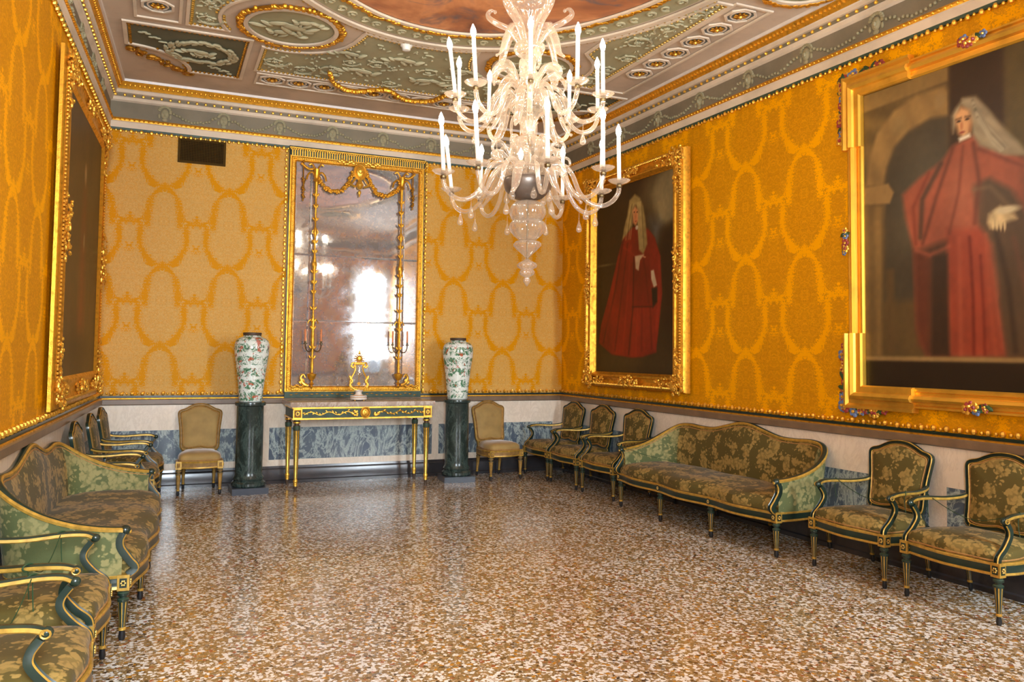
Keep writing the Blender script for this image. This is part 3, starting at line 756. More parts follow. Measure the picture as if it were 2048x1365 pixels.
def chair(name, arms, pad, hw, hb, bw, dpt=.26, FM=FM):
    """arms: armchair or side chair; hw, hb half widths at front and back legs; bw half width of the backrest"""
    t = empty(name, (0, 0, 0)); zt = .375
    for sx in (-1, 1):
        leg_mesh(sx*hw, -dpt, zt-.085).build('leg', FM, t)
        leg_mesh(sx*hb, dpt-.02, zt-.06, .024, .013, (0, .045)).build('leg', FM, t)
    mb = MB()
    for sx in (-1, 1): block(mb, sx*hw, -dpt, zt-.045)
    zc = zt-.045
    front = spline([(-hw+.03, -dpt, zc), (-hw*.5, -dpt-.025, zc), (0, -dpt-.045, zc), (hw*.5, -dpt-.025, zc), (hw-.03, -dpt, zc)], 5)
    sec = [(-.014, -.04), (.010, -.04), (.016, -.034), (.012, -.022), (.012, .022), (.016, .034), (.010, .04), (-.014, .04)]
    sm = [1, 1, 1, 0, 1, 1, 1, 0]
    mb.sweep(front, sec, (0, 0, 1), sm)
    for sx in (-1, 1):
        P = spline([(sx*hw, -dpt+.03, zc), (sx*(hw+.02), -dpt*.2, zc), (sx*(hb+.02), dpt-.03, zc)], 5)
        P = P if sx > 0 else P[::-1]
        mb.sweep(P, [(a, b) for a, b in sec], (0, 0, 1), sm)
    mb.sweep([(hb+.03, dpt-.03, zc), (-hb-.03, dpt-.03, zc)], sec, (0, 0, 1), sm)
    for sx in (-1, 1): mb.box((sx*hb, dpt-.02, zt-.03), (.045, .045, .07), 0)
    mb.build('seat_rail', FM, t)
    # seat cushion
    out = [(p.x, p.y+.006) for p in spline([(-hw+.012, -dpt-.004, 0), (-hw*.5, -dpt-.03, 0), (0, -dpt-.048, 0), (hw*.5, -dpt-.03, 0), (hw-.012, -dpt-.004, 0), (hw+.01, -dpt*.3, 0), (hb+.018, dpt*.5, 0), (hb, dpt-.035, 0), (0, dpt-.02, 0), (-hb, dpt-.035, 0), (-hb-.018, dpt*.5, 0), (-hw-.01, -dpt*.3, 0)], 4, True)]
    mb = MB(); seat_pad(mb, out, zt-.005, .105); se = mb.build('seat', pad, t)
    MB().tube([(x, y, zt+.006) for x, y in out], .006, 5, 0, closed=True).build('braid_trim', M_GIMP, se)
    # back
    k = bw/.26
    half = [(0, .955), (.07, .948), (.13, .925), (.185, .898), (.235, .885), (.258, .862), (.252, .80), (.240, .72), (.232, .64), (.228, .56), (.226, .495), (.205, .462), (.14, .452), (.07, .458), (0, .468)]
    L = [(x*k, z) for x, z in half]; loop = L+[(-x, z) for x, z in L[1:-1]][::-1]
    def yb(z): return dpt-.03+(z-.45)*.17
    path = spline([(x, yb(z), z) for x, z in loop], 3, True)
    nb = (0, -1, .17)
    MB().sweep(path, rsec(.019, .016), nb, RSM, closed=True).build('back_frame', FM, t)
    mb = MB()
    for sx in (-1, 1): mb.sweep(spline([(sx*hb, dpt-.02, zt), (sx*(hb+.5*(bw*.78-hb)), dpt-.022, zt+.04), (sx*bw*.80, yb(.47), .475)], 4), [(a*.8, b*.9) for a, b in rsec(.019, .016)], nb, RSM)
    mb.build('stile', FM, t)
    # upholstered back panel, slightly domed to the front, flat behind
    c = Vector((0, yb(.70), .70)); n = len(path); vs = []; fs = []
    rings = [(.94, -.004), (.92, .010), (.85, .020), (.6, .030), (.3, .034)]
    for q, d in rings:
        for p in path: vs.append(c+(p-c)*q+Vector((0, -1, .17))*d)
    vs.append(c+Vector((0, -1, .17))*.035)
    for i in range(len(rings)-1):
        for j in range(n): fs.append((i*n+j, i*n+(j+1) % n, (i+1)*n+(j+1) % n, (i+1)*n+j))
    for j in range(n): fs.append(((len(rings)-1)*n+j, (len(rings)-1)*n+(j+1) % n, len(vs)-1))
    fs.append(tuple(range(n))[::-1])
    bk = MB().add(vs, fs, 0).build('backrest', pad, t)
    MB().tube([c+(p-c)*.905+Vector((0, -1, .17))*.013 for p in path], .0055, 5, 0, closed=True).build('braid_trim', M_GIMP, bk)
    if arms:
        for sx in (-1, 1):
            A = spline([(sx*bw*.955, yb(.64), .66), (sx*(bw+.005), yb(.62)-.05, .645), (sx*(bw+.03), dpt*.35, .638), (sx*(hw+.005), -dpt*.25, .645), (sx*(hw+.012), -dpt*.62, .640), (sx*(hw+.006), -dpt*.80, .622)], 6)
            mb = MB(); mb.sweep(A if sx > 0 else A, [(-.017, -.010), (-.012, -.015), (.012, -.015), (.017, -.010), (.016, .004), (.008, .012), (-.008, .012), (-.016, .004)], (0, 0, 1), [1, 0, 1, 1, 0, 0, 0, 1])
            S = [(sx*(hw+.006), -dpt*.80-.018*math.cos(a)+.018, .612+.018*math.sin(a)) for a in [PI/2-PI*1.5*q/10 for q in range(11)]]
            mb.ball((sx*(hw+.006), -dpt*.80, .618), (.020, .024, .022), 0, 10, 6)
            mb.tube([(sx*(hw+.028*1), -dpt*.80+.016*math.cos(a), .618+.014*math.sin(a)) for a in [2*PI*q/10 for q in range(10)]], .004, 5, 1, closed=True)
            mb.build('armrest', FM, t)
            B = spline([(sx*(hw+.006), -dpt*.74, .60), (sx*(hw+.004), -dpt*.62, .555), (sx*hw, -dpt*.62, .51), (sx*hw, -dpt*.80, .45), (sx*hw, -dpt*1.0, .405), (sx*hw, -dpt*1.04, zt-.005)], 6)
            MB().sweep(B, rsec(.018, .016), lambda i: (0, -1, .4), RSM).build('arm_support', FM, t)
    return t
def place(o, side, s, off, dz=0, tw=0.0):
    (x, y, z), rz = on_wall(side, s, off, dz); o.location = (x, y, z); o.rotation_euler = (0, 0, rz+tw); return o

arm0 = chair('armchair', True, M_FAB, .315, .245, .262)
G1 = 'green and gilt armchairs ranged along the right wall'; G2 = 'green and gilt armchairs ranged along the left wall'
OFF = .365
RIGHT = [(3.65, .655-.26+.0, 0, 'gilt-edged green armchair nearest the camera on the right, under the larger portrait'),
         (4.46, .39, 0, 'gilt-edged green armchair between the right-hand sofa and the armchair cut by the right edge'),
         (7.92, .40, .03, 'green and gilt armchair beside the far arm of the right-hand sofa'),
         (8.70, .40, 0, 'middle of the three green armchairs under the standing portrait by the far right corner'),
         (9.42, .40, .0, 'green and gilt armchair nearest the far right corner')]
LEFT = [(3.50, .42, 0, 'dark green armchair at the lower left edge of the photo, cut off by the frame'),
        (4.33, .40, 0, 'dark green armchair in front of the near arm of the left-hand sofa'),
        (7.66, .40, 0, 'brown-green armchair just past the far arm of the left-hand sofa'),
        (8.56, .41, 0, 'middle of the three armchairs between the left-hand sofa and the back wall'),
        (9.40, .41, -.02, 'brown-green armchair in the far left corner beside the marble dado')]
first = True
for s_, off, tw, lab in RIGHT:
    o = arm0 if first else copy_tree(arm0); first = False
    place(o, 'right', s_, off+.0, 0, tw); tag(o, lab, 'armchair', G1)
for s_, off, tw, lab in LEFT:
    o = copy_tree(arm0); place(o, 'left', s_, off, 0, tw); tag(o, lab, 'armchair', G2)
sc0 = chair('side_chair', False, M_VELVET, .215, .165, .225, .22, [plain('worn_brown_gilding', C(140, 106, 54), .6, .1, .3, 30), M_GOLD_P, M_DARK, M_GREEN_L])
tag(sc0, 'armless chair in plain beige cloth against the marble dado, left of the console table', 'chair', 'armless beige chairs along the back wall')
sc0.location = (.45, 9.86-.245, 0); sc0.rotation_euler = (0, 0, -.03)
sc1 = copy_tree(sc0); tag(sc1, 'armless chair in plain beige cloth right of the right-hand pedestal', 'chair', 'armless beige chairs along the back wall')
sc1.location = (4.06, 9.55, 0); sc1.rotation_euler = (0, 0, .12)

# sofas
def sofa():
    t = empty('sofa', (0, 0, 0)); zt = .36; H = 1.12
    def fy(s): return -.385-.045*math.cos(PI*s/(2*H))-.022*math.cos(2*PI*s/(2*H/3))
    for s_ in (-H, -H/3, H/3, H): leg_mesh(s_, fy(s_)+.02, zt-.085, .027, .016).build('leg', FM, t)
    for s_ in (-H+.06, -H/3, H/3, H-.06): leg_mesh(s_, .27, zt-.06, .025, .014, (0, .03)).build('leg', FM, t)
    mb = MB()
    for s_ in (-H, -H/3, H/3, H): block(mb, s_, fy(s_)+.02, zt-.045, .062, .085)
    sec = [(-.014, -.042), (.010, -.042), (.018, -.036), (.012, -.022), (.012, .022), (.018, .036), (.010, .042), (-.014, .042)]; sm = [1, 1, 1, 0, 1, 1, 1, 0]
    mb.sweep([(s_, fy(s_), zt-.045) for s_ in np.linspace(-H+.02, H-.02, 61)], sec, (0, 0, 1), sm)
    # plan line of arms and back: (x, y, z of top line)
    hl = [(H+.0, -.33, .600), (H+.012, -.22, .612), (H+.015, -.08, .64), (H+.01, .06, .69), (H-.02, .18, .755), (H-.075, .265, .815), (H-.16, .315, .855), (H-.30, .335, .868), (H-.48, .338, .858), (H-.66, .34, .862), (H-.84, .34, .900), (H-1.0, .34, .938), (0, .34, .95)]
    hl = [(x, y, z) for x, y, z in hl]
    full = [(-x, y, z) for x, y, z in hl]+[(x, y, z) for x, y, z in hl[:-1]][::-1]
    top = spline(full, 6); N = len(top)
    cen = Vector((0, -.1, 0))
    def foot(p, k):   # plan position lower down: back rakes, arms stay upright
        rk = max(0, (p.z-.60)/.35)
        return Vector((p.x*(1-.035*rk*k), p.y-.075*rk*k, 0))
    nrm = []
    for i in range(N):
        tt = (top[min(i+1, N-1)]-top[max(i-1, 0)]); tt.z = 0; tt.normalize(); nrm.append(Vector((tt.y, -tt.x, 0)))     # inward
    if nrm[N//2].y > 0: nrm = [-q for q in nrm]
    rail = [foot(top[i], 1.0)+Vector((0, 0, zt-.045)) for i in range(N)]
    rp = [p for p in rail]; mb.sweep(rp[::-1] if True else rp, sec, (0, 0, 1), sm)
    mb.build('seat_rail', FM, t)
    # shell: outside and inside upholstery
    vs = []; fs = []; K = 9
    for i in range(N):
        b = foot(top[i], 1.0); zb = zt-.01
        for k in range(K):     # outside, bottom to top
            u = k/(K-1); p = Vector((lerp(b.x, top[i].x, u), lerp(b.y, top[i].y, u), lerp(zb, top[i].z-.01, u))); vs.append(p-nrm[i]*.014)
        for k in range(K):     # inside, top to bottom, padded
            u = 1-k/(K-1); p = Vector((lerp(b.x, top[i].x, u), lerp(b.y, top[i].y, u), lerp(zb, top[i].z-.01, u))); vs.append(p+nrm[i]*(.016+.035*math.sin(PI*min(1, u*1.0))**.6))
    R = 2*K
    for i in range(N-1):
        for k in range(R-1): fs.append((i*R+k, (i+1)*R+k, (i+1)*R+k+1, i*R+k+1))
    fs.append(tuple(range(R))); fs.append(tuple((N-1)*R+k for k in range(R)))
    bk = MB(); ms = [0]*len(fs)
    a0 = 6*6; 
    for i in range(N-1):
        for k in range(R-1):
            if i < a0 or i >= N-1-a0: ms[i*(R-1)+k] = 1  # arm ends take the cloth with daylight in its colour
    bk.add(vs, fs, ms); bo = bk.build('backrest', [M_FAB, M_FAB_DAY], t)
    MB().tube([top[i]+nrm[i]*.022+Vector((0, 0, -.028)) for i in range(N)], .006, 5, 0).build('braid_trim', M_GIMP, bo)
    mb = MB(); mb.sweep(top, [(a, b) for a, b in [(-.024, -.012), (.024, -.012), (.026, .002), (.018, .012), (.008, .016), (-.008, .016), (-.018, .012), (-.026, .002)]], (0, 0, 1), [0, 1, 1, 0, 0, 0, 1, 1])
    for e in (0, N-1):
        p = top[e]; mb.ball((p.x, p.y-.012, p.z-.004), (.028, .030, .028), 0, 10, 6); mb.ball((p.x, p.y-.036, p.z-.012), (.013, .01, .013), 1, 8, 5)
    mb.build('top_rail', FM, t)
    for sx in (-1, 1):
        B = spline([(sx*H, -.335, .585), (sx*H, -.318, .545), (sx*H, -.325, .50), (sx*H, -.365, .44), (sx*H, -.40, .39), (sx*H, fy(H)+.0, zt-.005)], 6)
        MB().sweep(B, rsec(.024, .020), (0, -1, .4), RSM).build('arm_support', FM, t)
    # long squab seat cushion
    mb = MB()
    def cush(u, v):
        s_ = -H+.035+(2*H-.07)*u
        yb = .30-.06*abs(s_/H)**6*3.0; yb = min(yb, .27)
        # v: 0..1 around section front-bottom -> front-top -> back-top
        pts = [(fy(s_)+.03, .345), (fy(s_)-.004, .36), (fy(s_)-.012, .40), (fy(s_)-.002, .435), (fy(s_)+.03, .458), (fy(s_)+.12, .475), (-.05, .482), (.12, .475), (yb, .455), (yb, .345)]
        k = v*(len(pts)-1); i = min(int(k), len(pts)-2); f = k-i
        e = min(1.0, min(u, 1-u)*18); z = lerp(pts[i][1], pts[i+1][1], f)
        return (s_, lerp(pts[i][0], pts[i+1][0], f), .345+(z-.345)*(.72+.28*math.sqrt(e))+.004*math.sin(s_*9))
    mb.grid(cush, 60, 19); mb.add([cush(0, j/18) for j in range(19)], [tuple(range(19))]); mb.add([cush(1, j/18) for j in range(19)], [tuple(range(19))])
    cu = mb.build('seat_cushion', M_FAB, t)
    MB().tube([(s_, fy(s_)-.004, .352) for s_ in np.linspace(-H+.04, H-.04, 50)], .006, 5).build('braid_trim', M_GIMP, cu)
    return t
sofa0 = sofa(); place(sofa0, 'right', 6.21, .385); tag(sofa0, 'long green damask sofa with gilt-edged frame along the right wall', 'sofa', 'green damask sofas')
sofa1 = copy_tree(sofa0); place(sofa1, 'left', 6.03, .385); tag(sofa1, 'long green damask sofa with gilt-edged frame along the left wall', 'sofa', 'green damask sofas')

# ------------------------------------------------------------ console table
t = empty('console_table', (2.24, 9.53, 0)); tag(t, 'green and gilt console table with a marble slab under the tall mirror', 'table')
X0, X1, Y0, Y1 = -.865, .845, -.34, .32
MB().box(((X0+X1)/2, (Y0+Y1)/2, .99), (X1-X0, Y1-Y0, .045)).box(((X0+X1)/2, (Y0+Y1)/2+.005, .963), (X1-X0-.03, Y1-Y0-.03, .016)).build('marble_top', M_SLAB, t)
mb = MB(); ax0, ax1, ay0, ay1 = X0+.04, X1-.04, Y0+.04, Y1-.02
mb.box(((ax0+ax1)/2, (ay0+ay1)/2, .882), (ax1-ax0, ay1-ay0, .14), 0)
for z in (.945, .822): mb.box(((ax0+ax1)/2, (ay0+ay1)/2, z), (ax1-ax0+.024, ay1-ay0+.024, .018), 1)
ap = mb.build('apron', [M_GREEN_L, M_GOLD_B], t)
orn = MB()
for sg in (-1, 1):
    P = [(sg*(.16+.55*q/30), ay0-.008, .882+.018*math.sin(q*.55)) for q in range(31)]; orn.tube(P, .006, 5)
    for q in range(0, 31, 2): orn.ball((P[q][0], P[q][1], P[q][2]+random.uniform(-.02, .02)), (.018, .006, .008), 0, 6, 4, Matrix.Rotation(random.uniform(-1, 1), 3, 'Y'))
    for q in range(9): orn.ball((sg*(.12+random.uniform(-.04, .05)), ay0-.01, .85+random.uniform(0, .06)), (.016, .01, .014), 0, 6, 4)
orn.tube([(.055*math.cos(a), ay0-.012, .885+.058*math.sin(a)) for a in [2*PI*q/24 for q in range(24)]], .008, 6, 0, closed=True)
orn.ball((0, ay0-.008, .885), (.045, .012, .05), 0, 12, 6); orn.ball((0, ay0-.02, .888), (.018, .01, .03), 0, 8, 5)
orn.build('gilt_medallion_and_scrolls', M_GOLD_B, ap)
for x in (ax0+.045, ax1-.045):
    mb = MB()
    mb.box((x, ay0-.004, .882), (.10, .03, .13), 0)
    mb.sweep([(x-.032, ay0-.021, .845), (x+.032, ay0-.021, .845), (x+.032, ay0-.021, .919), (x-.032, ay0-.021, .919)], [(-.006, 0), (.006, 0), (0, .006)], (0, -1, 0), 1, closed=True)
    mb.box((x, ay0-.020, .882), (.056, .004, .066), 2)
    for k in range(10):
        a = 2*PI*k/10; mb.ball((x+.017*math.cos(a), ay0-.024, .882+.020*math.sin(a)), (.007, .004, .008), 1, 5, 4)
    mb.ball((x, ay0-.026, .882), .008, 1)
    mb.build('corner_block', [M_GOLD_B, M_GOLD_B, M_BROWN], t)
for x, y in ((ax0+.045, ay0+.03), (ax1-.045, ay0+.03), (ax0+.03, ay1-.05), (ax1-.03, ay1-.05)):
    st = [0, 1, 1]*8
    pr = [(.030, .815), (.030, .80), (.042, .79), (.042, .775), (.028, .765), (.028, .75), (.040, .745), (.040, .70), (.036, .69), (.020, .14), (.026, .13), (.028, .115), (.022, .105), (.024, .09), (.020, .065), (.024, .055), (.014, .03), (.018, .0)]
    MB().lathe(pr, 24, (x, y, 0), [0, 2, 1, 2, 2, 2, 0, 2, st, 1, 1, 1, 1, 1, 2, 2, 2]).build('leg', [M_GREEN_L, M_GOLD_B, M_BROWN], t)

# ------------------------------------------------------------ tall pier glass
t = empty('pier_mirror', (2.265, D, 1.03)); tag(t, 'tall pier mirror of old silvered panes in a gilt frame on the back wall', 'mirror')
zz = lambda z: z-1.03
mb = MB()
mb.box((0, -.02, zz(2.60)), (1.74, .03, 3.04), 0)
fb_ = mb.build('backboard', M_GREEN, t)
mb = MB(); xi, xo = .785, .862
def rect(a, z0, z1, y): return [(-a, y, z0), (a, y, z0), (a, y, z1), (-a, y, z1)]
sec = [(-.038, 0), (-.038, .02), (-.030, .028), (-.022, .018), (-.008, .018), (.0, .03), (.012, .03), (.02, .012), (.036, .012), (.036, 0)]
mb.sweep(rect(.822, zz(1.125), zz(3.965), -.035), sec, (0, -1, 0), 0, closed=True)
for zq in np.arange(zz(1.16), zz(3.93), .022):
    for sx in (-1, 1): mb.ball((sx*.818, -.068, zq), (.016, .006, .008), 1, 6, 4)
for xq in np.arange(-.77, .78, .022):
    for zq in (zz(1.125), zz(3.965)): mb.ball((xq, -.068, zq), (.008, .006, .016), 1, 6, 4)
mb.build('frame', [M_GOLD, M_GOLD_B], t)
mb = MB(); mb.box((0, -.045, zz(4.035)), (1.70, .03, .09), 1)
for k in range(56):
    x = -.835+1.67*k/55; mb.box((x, -.062, zz(4.035)), (.014, .01, .078), 0); 
mb.build('fluted_frieze', [M_GOLD_B, M_GREEN_L], t)
mb = MB(); mb.box((0, -.05, zz(4.088)), (1.74, .06, .016), 0); mb.box((0, -.04, zz(3.99)), (1.72, .05, .010), 0)
for k in range(64): mb.ball((-.85+1.70*k/63, -.078, zz(4.072)), (.010, .012, .014), 0, 6, 4)
mb.build('gilt_cornice', [M_GOLD_B], t)
mb = MB(); mb.box((0, -.035, zz(1.06)), (1.72, .05, .075), 0)
for k in range(26):
    x = -.78+1.56*k/25; mb.ball((x, -.062, zz(1.06)+.012*math.sin(k*1.7)), (.022, .005, .006), 1, 6, 4)
mb.build('painted_plinth', [M_GREEN_L, M_GOLD_D], t)
rows = [1.16, 1.965, 2.78, 3.93]; cols = [-.787, -.60, .60, .787]
for i in range(3):
    for j in range(3):
        a0_, a1_, b0_, b1_ = cols[j]+.001, cols[j+1]-.001, zz(rows[i])+.001, zz(rows[i+1])-.001; e = .012
        mb = MB(); A = [(a0_, -.040, b0_), (a1_, -.040, b0_), (a1_, -.040, b1_), (a0_, -.040, b1_)]; B = [(a0_+e, -.0425, b0_+e), (a1_-e, -.0425, b0_+e), (a1_-e, -.0425, b1_-e), (a0_+e, -.0425, b1_-e)]
        mb.add(A+B, [(4, 5, 6, 7), (0, 1, 5, 4), (1, 2, 6, 5), (2, 3, 7, 6), (3, 0, 4, 7)]); mb.build('mirror_pane', M_MIRROR, t, sharp=1)
# swags, cartouche, drops
mb = MB()
for sg in (-1, 1):
    P = spline([(sg*.53, -.085, zz(3.76)), (sg*.47, -.09, zz(3.66)), (sg*.36, -.10, zz(3.59)), (sg*.24, -.10, zz(3.60)), (sg*.15, -.09, zz(3.70)), (sg*.09, -.085, zz(3.86))], 7)
    mb.tube(P, .016, 6)
    for p in P:
        for q in range(3): mb.ball((p.x+random.uniform(-.02, .02), p.y+random.uniform(-.015, .01), p.z+random.uniform(-.022, .022)), random.uniform(.012, .020), 0, 6, 4)
    P = spline([(sg*.72, -.075, zz(3.90)), (sg*.64, -.09, zz(3.84)), (sg*.56, -.085, zz(3.85))], 6); mb.tube(P, .010, 5)
    for p in P: mb.ball(p, .017, 0, 6, 4)
mb.build('leaf_swag', M_GOLD, t)
mb = MB(); mb.ball((0, -.09, zz(3.86)), (.065, .035, .085), 0, 14, 8); mb.ball((0, -.122, zz(3.87)), (.03, .015, .04), 0, 10, 6)
mb.tube([(.075*math.cos(a), -.095, zz(3.86)+.095*math.sin(a)) for a in [2*PI*q/24 for q in range(24)]], .014, 6, 0, closed=True)
for sg in (-1, 1):
    for q in range(8): mb.ball((sg*(.08+.05*q/2), -.085, zz(3.97)+.02*math.sin(q*1.3)), (.03, .012, .018), 0, 6, 4, Matrix.Rotation(sg*.4, 3, 'Y'))
    mb.tube(spline([(sg*.05, -.085, zz(3.79)), (sg*.10, -.09, zz(3.71)), (sg*.13, -.09, zz(3.70)), (sg*.05, -.09, zz(3.67))], 5), .013, 6)
mb.lathe([(.012, .0), (.035, .02), (.05, .06), (.03, .10), (.02, .15)], 12, (0, -.085, zz(3.64))); mb.ball((0, -.085, zz(3.60)), (.022, .02, .032), 0); mb.ball((0, -.085, zz(3.56)), (.01, .01, .018), 0)
mb.build('cartouche', M_GOLD_B, t)
for sg in (-1, 1):
    mb = MB(); mb.tube([(sg*.70, -.075, zz(3.92)), (sg*.70, -.075, zz(3.48))], .008, 6); mb.ball((sg*.70, -.075, zz(3.93)), .016)
    for q in range(14): mb.ball((sg*.70+random.uniform(-.008, .008), -.078, zz(3.72)-.018*q), (.018+.006*math.sin(q*1.1), .016, .014), 0, 6, 4)
    mb.ball((sg*.70, -.075, zz(3.455)), (.010, .010, .022), 0); mb.build('hanging_drop', M_GOLD_D, t)
    # candelabrum stem rising in front of the glass
    cx_ = sg*.545; mb = MB()
    mb.lathe([(.008, -.14), (.022, -.12), (.012, -.10), (.030, -.085), (.016, -.07), (.012, -.05), (.04, -.02), (.055, .02), (.058, .035), (.030, .04), (.018, .05)], 14, (cx_, -.10, zz(1.28)))
    ys_ = [(1.30, .014), (1.40, .020), (1.55, .013), (1.62, .020), (1.75, .024), (1.86, .018), (1.95, .022), (2.05, .011), (2.3, .013), (2.32, .022), (2.36, .011), (2.55, .016), (2.62, .028), (2.72, .020), (2.80, .010), (3.0, .011), (3.02, .022), (3.10, .022), (3.12, .011), (3.35, .012), (3.38, .024), (3.42, .012), (3.55, .018), (3.68, .022), (3.70, .040), (3.72, .024), (3.74, .034), (3.84, .040)]
    mb.lathe([(r, z_-1.28) for z_, r in ys_], 10, (cx_, -.10, zz(1.28)))
    for z_ in (1.50, 1.62, 1.86, 1.95, 2.1, 2.3, 2.42, 2.55, 2.80, 2.92, 3.2, 3.36, 3.5):
        for q in range(4):
            a = q*PI/2+z_*3; mb.ball((cx_+.026*math.cos(a), -.10+.026*math.sin(a), zz(z_)+.02), (.011, .006, .026), 0, 6, 4, Matrix.Rotation(.6*math.cos(a), 3, 'Y'))
    for q in (-1, 1):
        mb.tube(spline([(cx_, -.10, zz(1.93)), (cx_+q*.03, -.10, zz(1.975)), (cx_+q*.055, -.10, zz(1.955)), (cx_+q*.06, -.10, zz(1.93))], 4), .007, 5)
        mb.tube(spline([(cx_, -.10, zz(3.72)), (cx_+q*.05, -.10, zz(3.80)), (cx_+q*.10, -.10, zz(3.77)), (cx_+q*.12, -.10, zz(3.70))], 5), .012, 6)
        mb.tube(spline([(cx_, -.10, zz(3.80)), (cx_+q*.05, -.09, zz(3.90)), (cx_+q*.09, -.085, zz(3.89))], 5), .011, 6)
    mb.tube([(cx_+.035*math.cos(a), -.10, zz(3.06)+.028*math.sin(a)) for a in [2*PI*q/16 for q in range(16)]], .006, 5, 0, closed=True)
    mb.ball((cx_, -.10, zz(2.66)), (.034, .03, .05), 0)
    st = mb.build('candelabrum_stem', M_GOLD, t)
    for q in (-1, 1):
        A = spline([(cx_, -.11, zz(1.63)), (cx_+q*.04, -.135, zz(1.59)), (cx_+q*.075, -.145, zz(1.60)), (cx_+q*.092, -.15, zz(1.64)), (cx_+q*.095, -.15, zz(1.68))], 5)
        br = MB().tube(A, .0065, 6).lathe([(.008, 0), (.022, .005), (.022, .012), (.010, .018), (.012, .04)], 10, (cx_+q*.095, -.15, zz(1.675))).build('candle_branch', M_BRASS, t)
        MB().lathe([(.011, 0), (.011, .145), (.009, .15)], 10, (cx_+q*.095, -.15, zz(1.71))).build('candle', M_WAX, br)
    # swan scroll at the foot
    mb = MB(); mb.tube(spline([(cx_+sg*.04, -.09, zz(1.17)), (cx_+sg*.10, -.09, zz(1.20)), (cx_+sg*.13, -.09, zz(1.27)), (cx_+sg*.10, -.09, zz(1.31)), (cx_+sg*.075, -.09, zz(1.27))], 5), [.022]*5+[.018]*5+[.014]*5+[.010]*6, 7)
    for q in range(10): mb.ball((cx_+sg*(.06+.02*q), -.09, zz(1.165)+.012*math.sin(q*1.4)), (.022, .012, .013), 0, 6, 4)
    for q in range(4): mb.ball((cx_+sg*(.10+.012*q), -.095, zz(1.24)-.012*q), (.03, .01, .012), 0, 6, 4, Matrix.Rotation(-sg*.9, 3, 'Y'))
    mb.build('swan_scroll', M_GOLD_B, t)

# ------------------------------------------------------------ glass and gilt lyre clock on the table
t = empty('lyre_ornament', (2.205, 9.44, 1.0125)); tag(t, 'gilt and glass lyre-shaped ornament on a white round foot, on the console table', 'ornament')
b = MB().lathe([(.095, .012), (.10, .016), (.10, .030), (.096, .036), (.10, .042), (.10, .055), (.09, .062), (.05, .066), (.038, .08), (.036, .10), (.05, .115), (.052, .122)], 28, m=[0, 0, 0, 1, 0, 0, 1, 0, 0, 0, 0])
for k in range(4): a = PI/4+k*PI/2; b.ball((.075*math.cos(a), .075*math.sin(a), .007), (.012, .012, .007), 1)
b.build('round_foot', [M_WHITE, M_GOLD_B], t)
mb = MB()
for sg in (-1, 1):
    mb.tube(spline([(sg*.02, 0, .125), (sg*.075, 0, .15), (sg*.105, 0, .21), (sg*.09, 0, .27), (sg*.055, 0, .34), (sg*.045, 0, .40), (sg*.065, 0, .445), (sg*.09, 0, .44), (sg*.085, 0, .415)], 6), [.010]*48+[.009], 7)
    for q in range(9): a = q/8; mb.ball((sg*(.095+.015*math.sin(q)), -.008, .16+.12*a), (.012, .010, .018), 0, 6, 4)
    for q in range(5): mb.ball((sg*(.05+.012*q), -.01, .40+.01*math.sin(q*2)), (.012, .01, .014), 0, 6, 4)
mb.build('gilt_lyre_arms', M_GOLD_B, t)
MB().tube([(.07*math.cos(a), 0, .215+.075*math.sin(a)) for a in [2*PI*q/32 for q in range(32)]], .006, 6, 0, closed=True).lathe([(.004, .29), (.034, .30), (.038, .34), (.024, .40), (.03, .43)], 16).build('glass_body', M_CLEAR, t)
MB().lathe([(.0035, .15), (.0035, .42)], 8).lathe([(.02, -.004), (.02, .004)], 16, (0, -.004, .20), axis=Matrix.Rotation(PI/2, 3, 'X')).build('pendulum', M_GOLD_D, t)
mb = MB(); mb.ball((0, -.008, .50), (.036, .02, .04), 0, 12, 7)
for k in range(14):
    a = 2*PI*k/14; mb.ball((.045*math.cos(a), -.004, .50+.052*math.sin(a)), (.022, .008, .007), 0, 6, 4, Matrix.Rotation(-a, 3, 'Y'))
for q in range(-3, 4): mb.ball((q*.018, -.01, .44), (.014, .012, .02), 0, 6, 4)
mb.ball((0, -.004, .575), (.012, .010, .026), 0); mb.build('sunburst_head', M_GOLD_B, t)

# ------------------------------------------------------------ pedestals and vases
for (x, y, lp, lv, hh) in ((.965, 9.42, 'dark marble column pedestal under the left vase, beside the armless chair', 'tall white vase painted in green and red flowers, left of the mirror', 1.0), (3.47, 9.47, 'dark marble column pedestal under the right vase, between console table and chair', 'tall white vase painted in green and red flowers, right of the mirror', .985)):
    t = empty('pedestal', (x, y, 0), .03 if x < 2 else -.10); tag(t, lp, 'pedestal', 'dark column pedestals')
    MB().box((0, 0, .035), (.39, .39, .07)).build('plinth', M_PLINTH, t)
    MB().lathe([(.17, .07), (.185, .085), (.185, .115), (.165, .13), (.155, .14), (.165, .15), (.168, .165), (.158, .185), (.152, .20), (.149, .24), (.147, .965), (.150, .97)], 40).build('shaft', M_COLM, t)
    MB().lathe([(.150, .966), (.166, .975), (.170, .99), (.166, 1.01), (.15, 1.014)], 40).build('capital', M_COLM, t)
    v = empty('vase', (x, y, 1.015), random.uniform(0, 6)); tag(v, lv, 'vase', 'painted porcelain vases on pedestals')
    pr = [(.118, 0), (.128, .006), (.130, .03), (.134, .10), (.145, .20), (.158, .32), (.174, .44), (.188, .54), (.193, .60), (.190, .65), (.176, .69), (.15, .715), (.118, .728), (.100, .735), (.097, .745)]
    f_ = MB().lathe([(r, z*hh) for r, z in pr], 48).build('body', M_PORC, v, sharp=60)
    MB().lathe([(.096, .742*hh), (.100, .75*hh), (.103, .775*hh), (.098, .78*hh), (.088, .775*hh), (.086, .72*hh)], 40).build('brown_rim', M_BROWN, v)

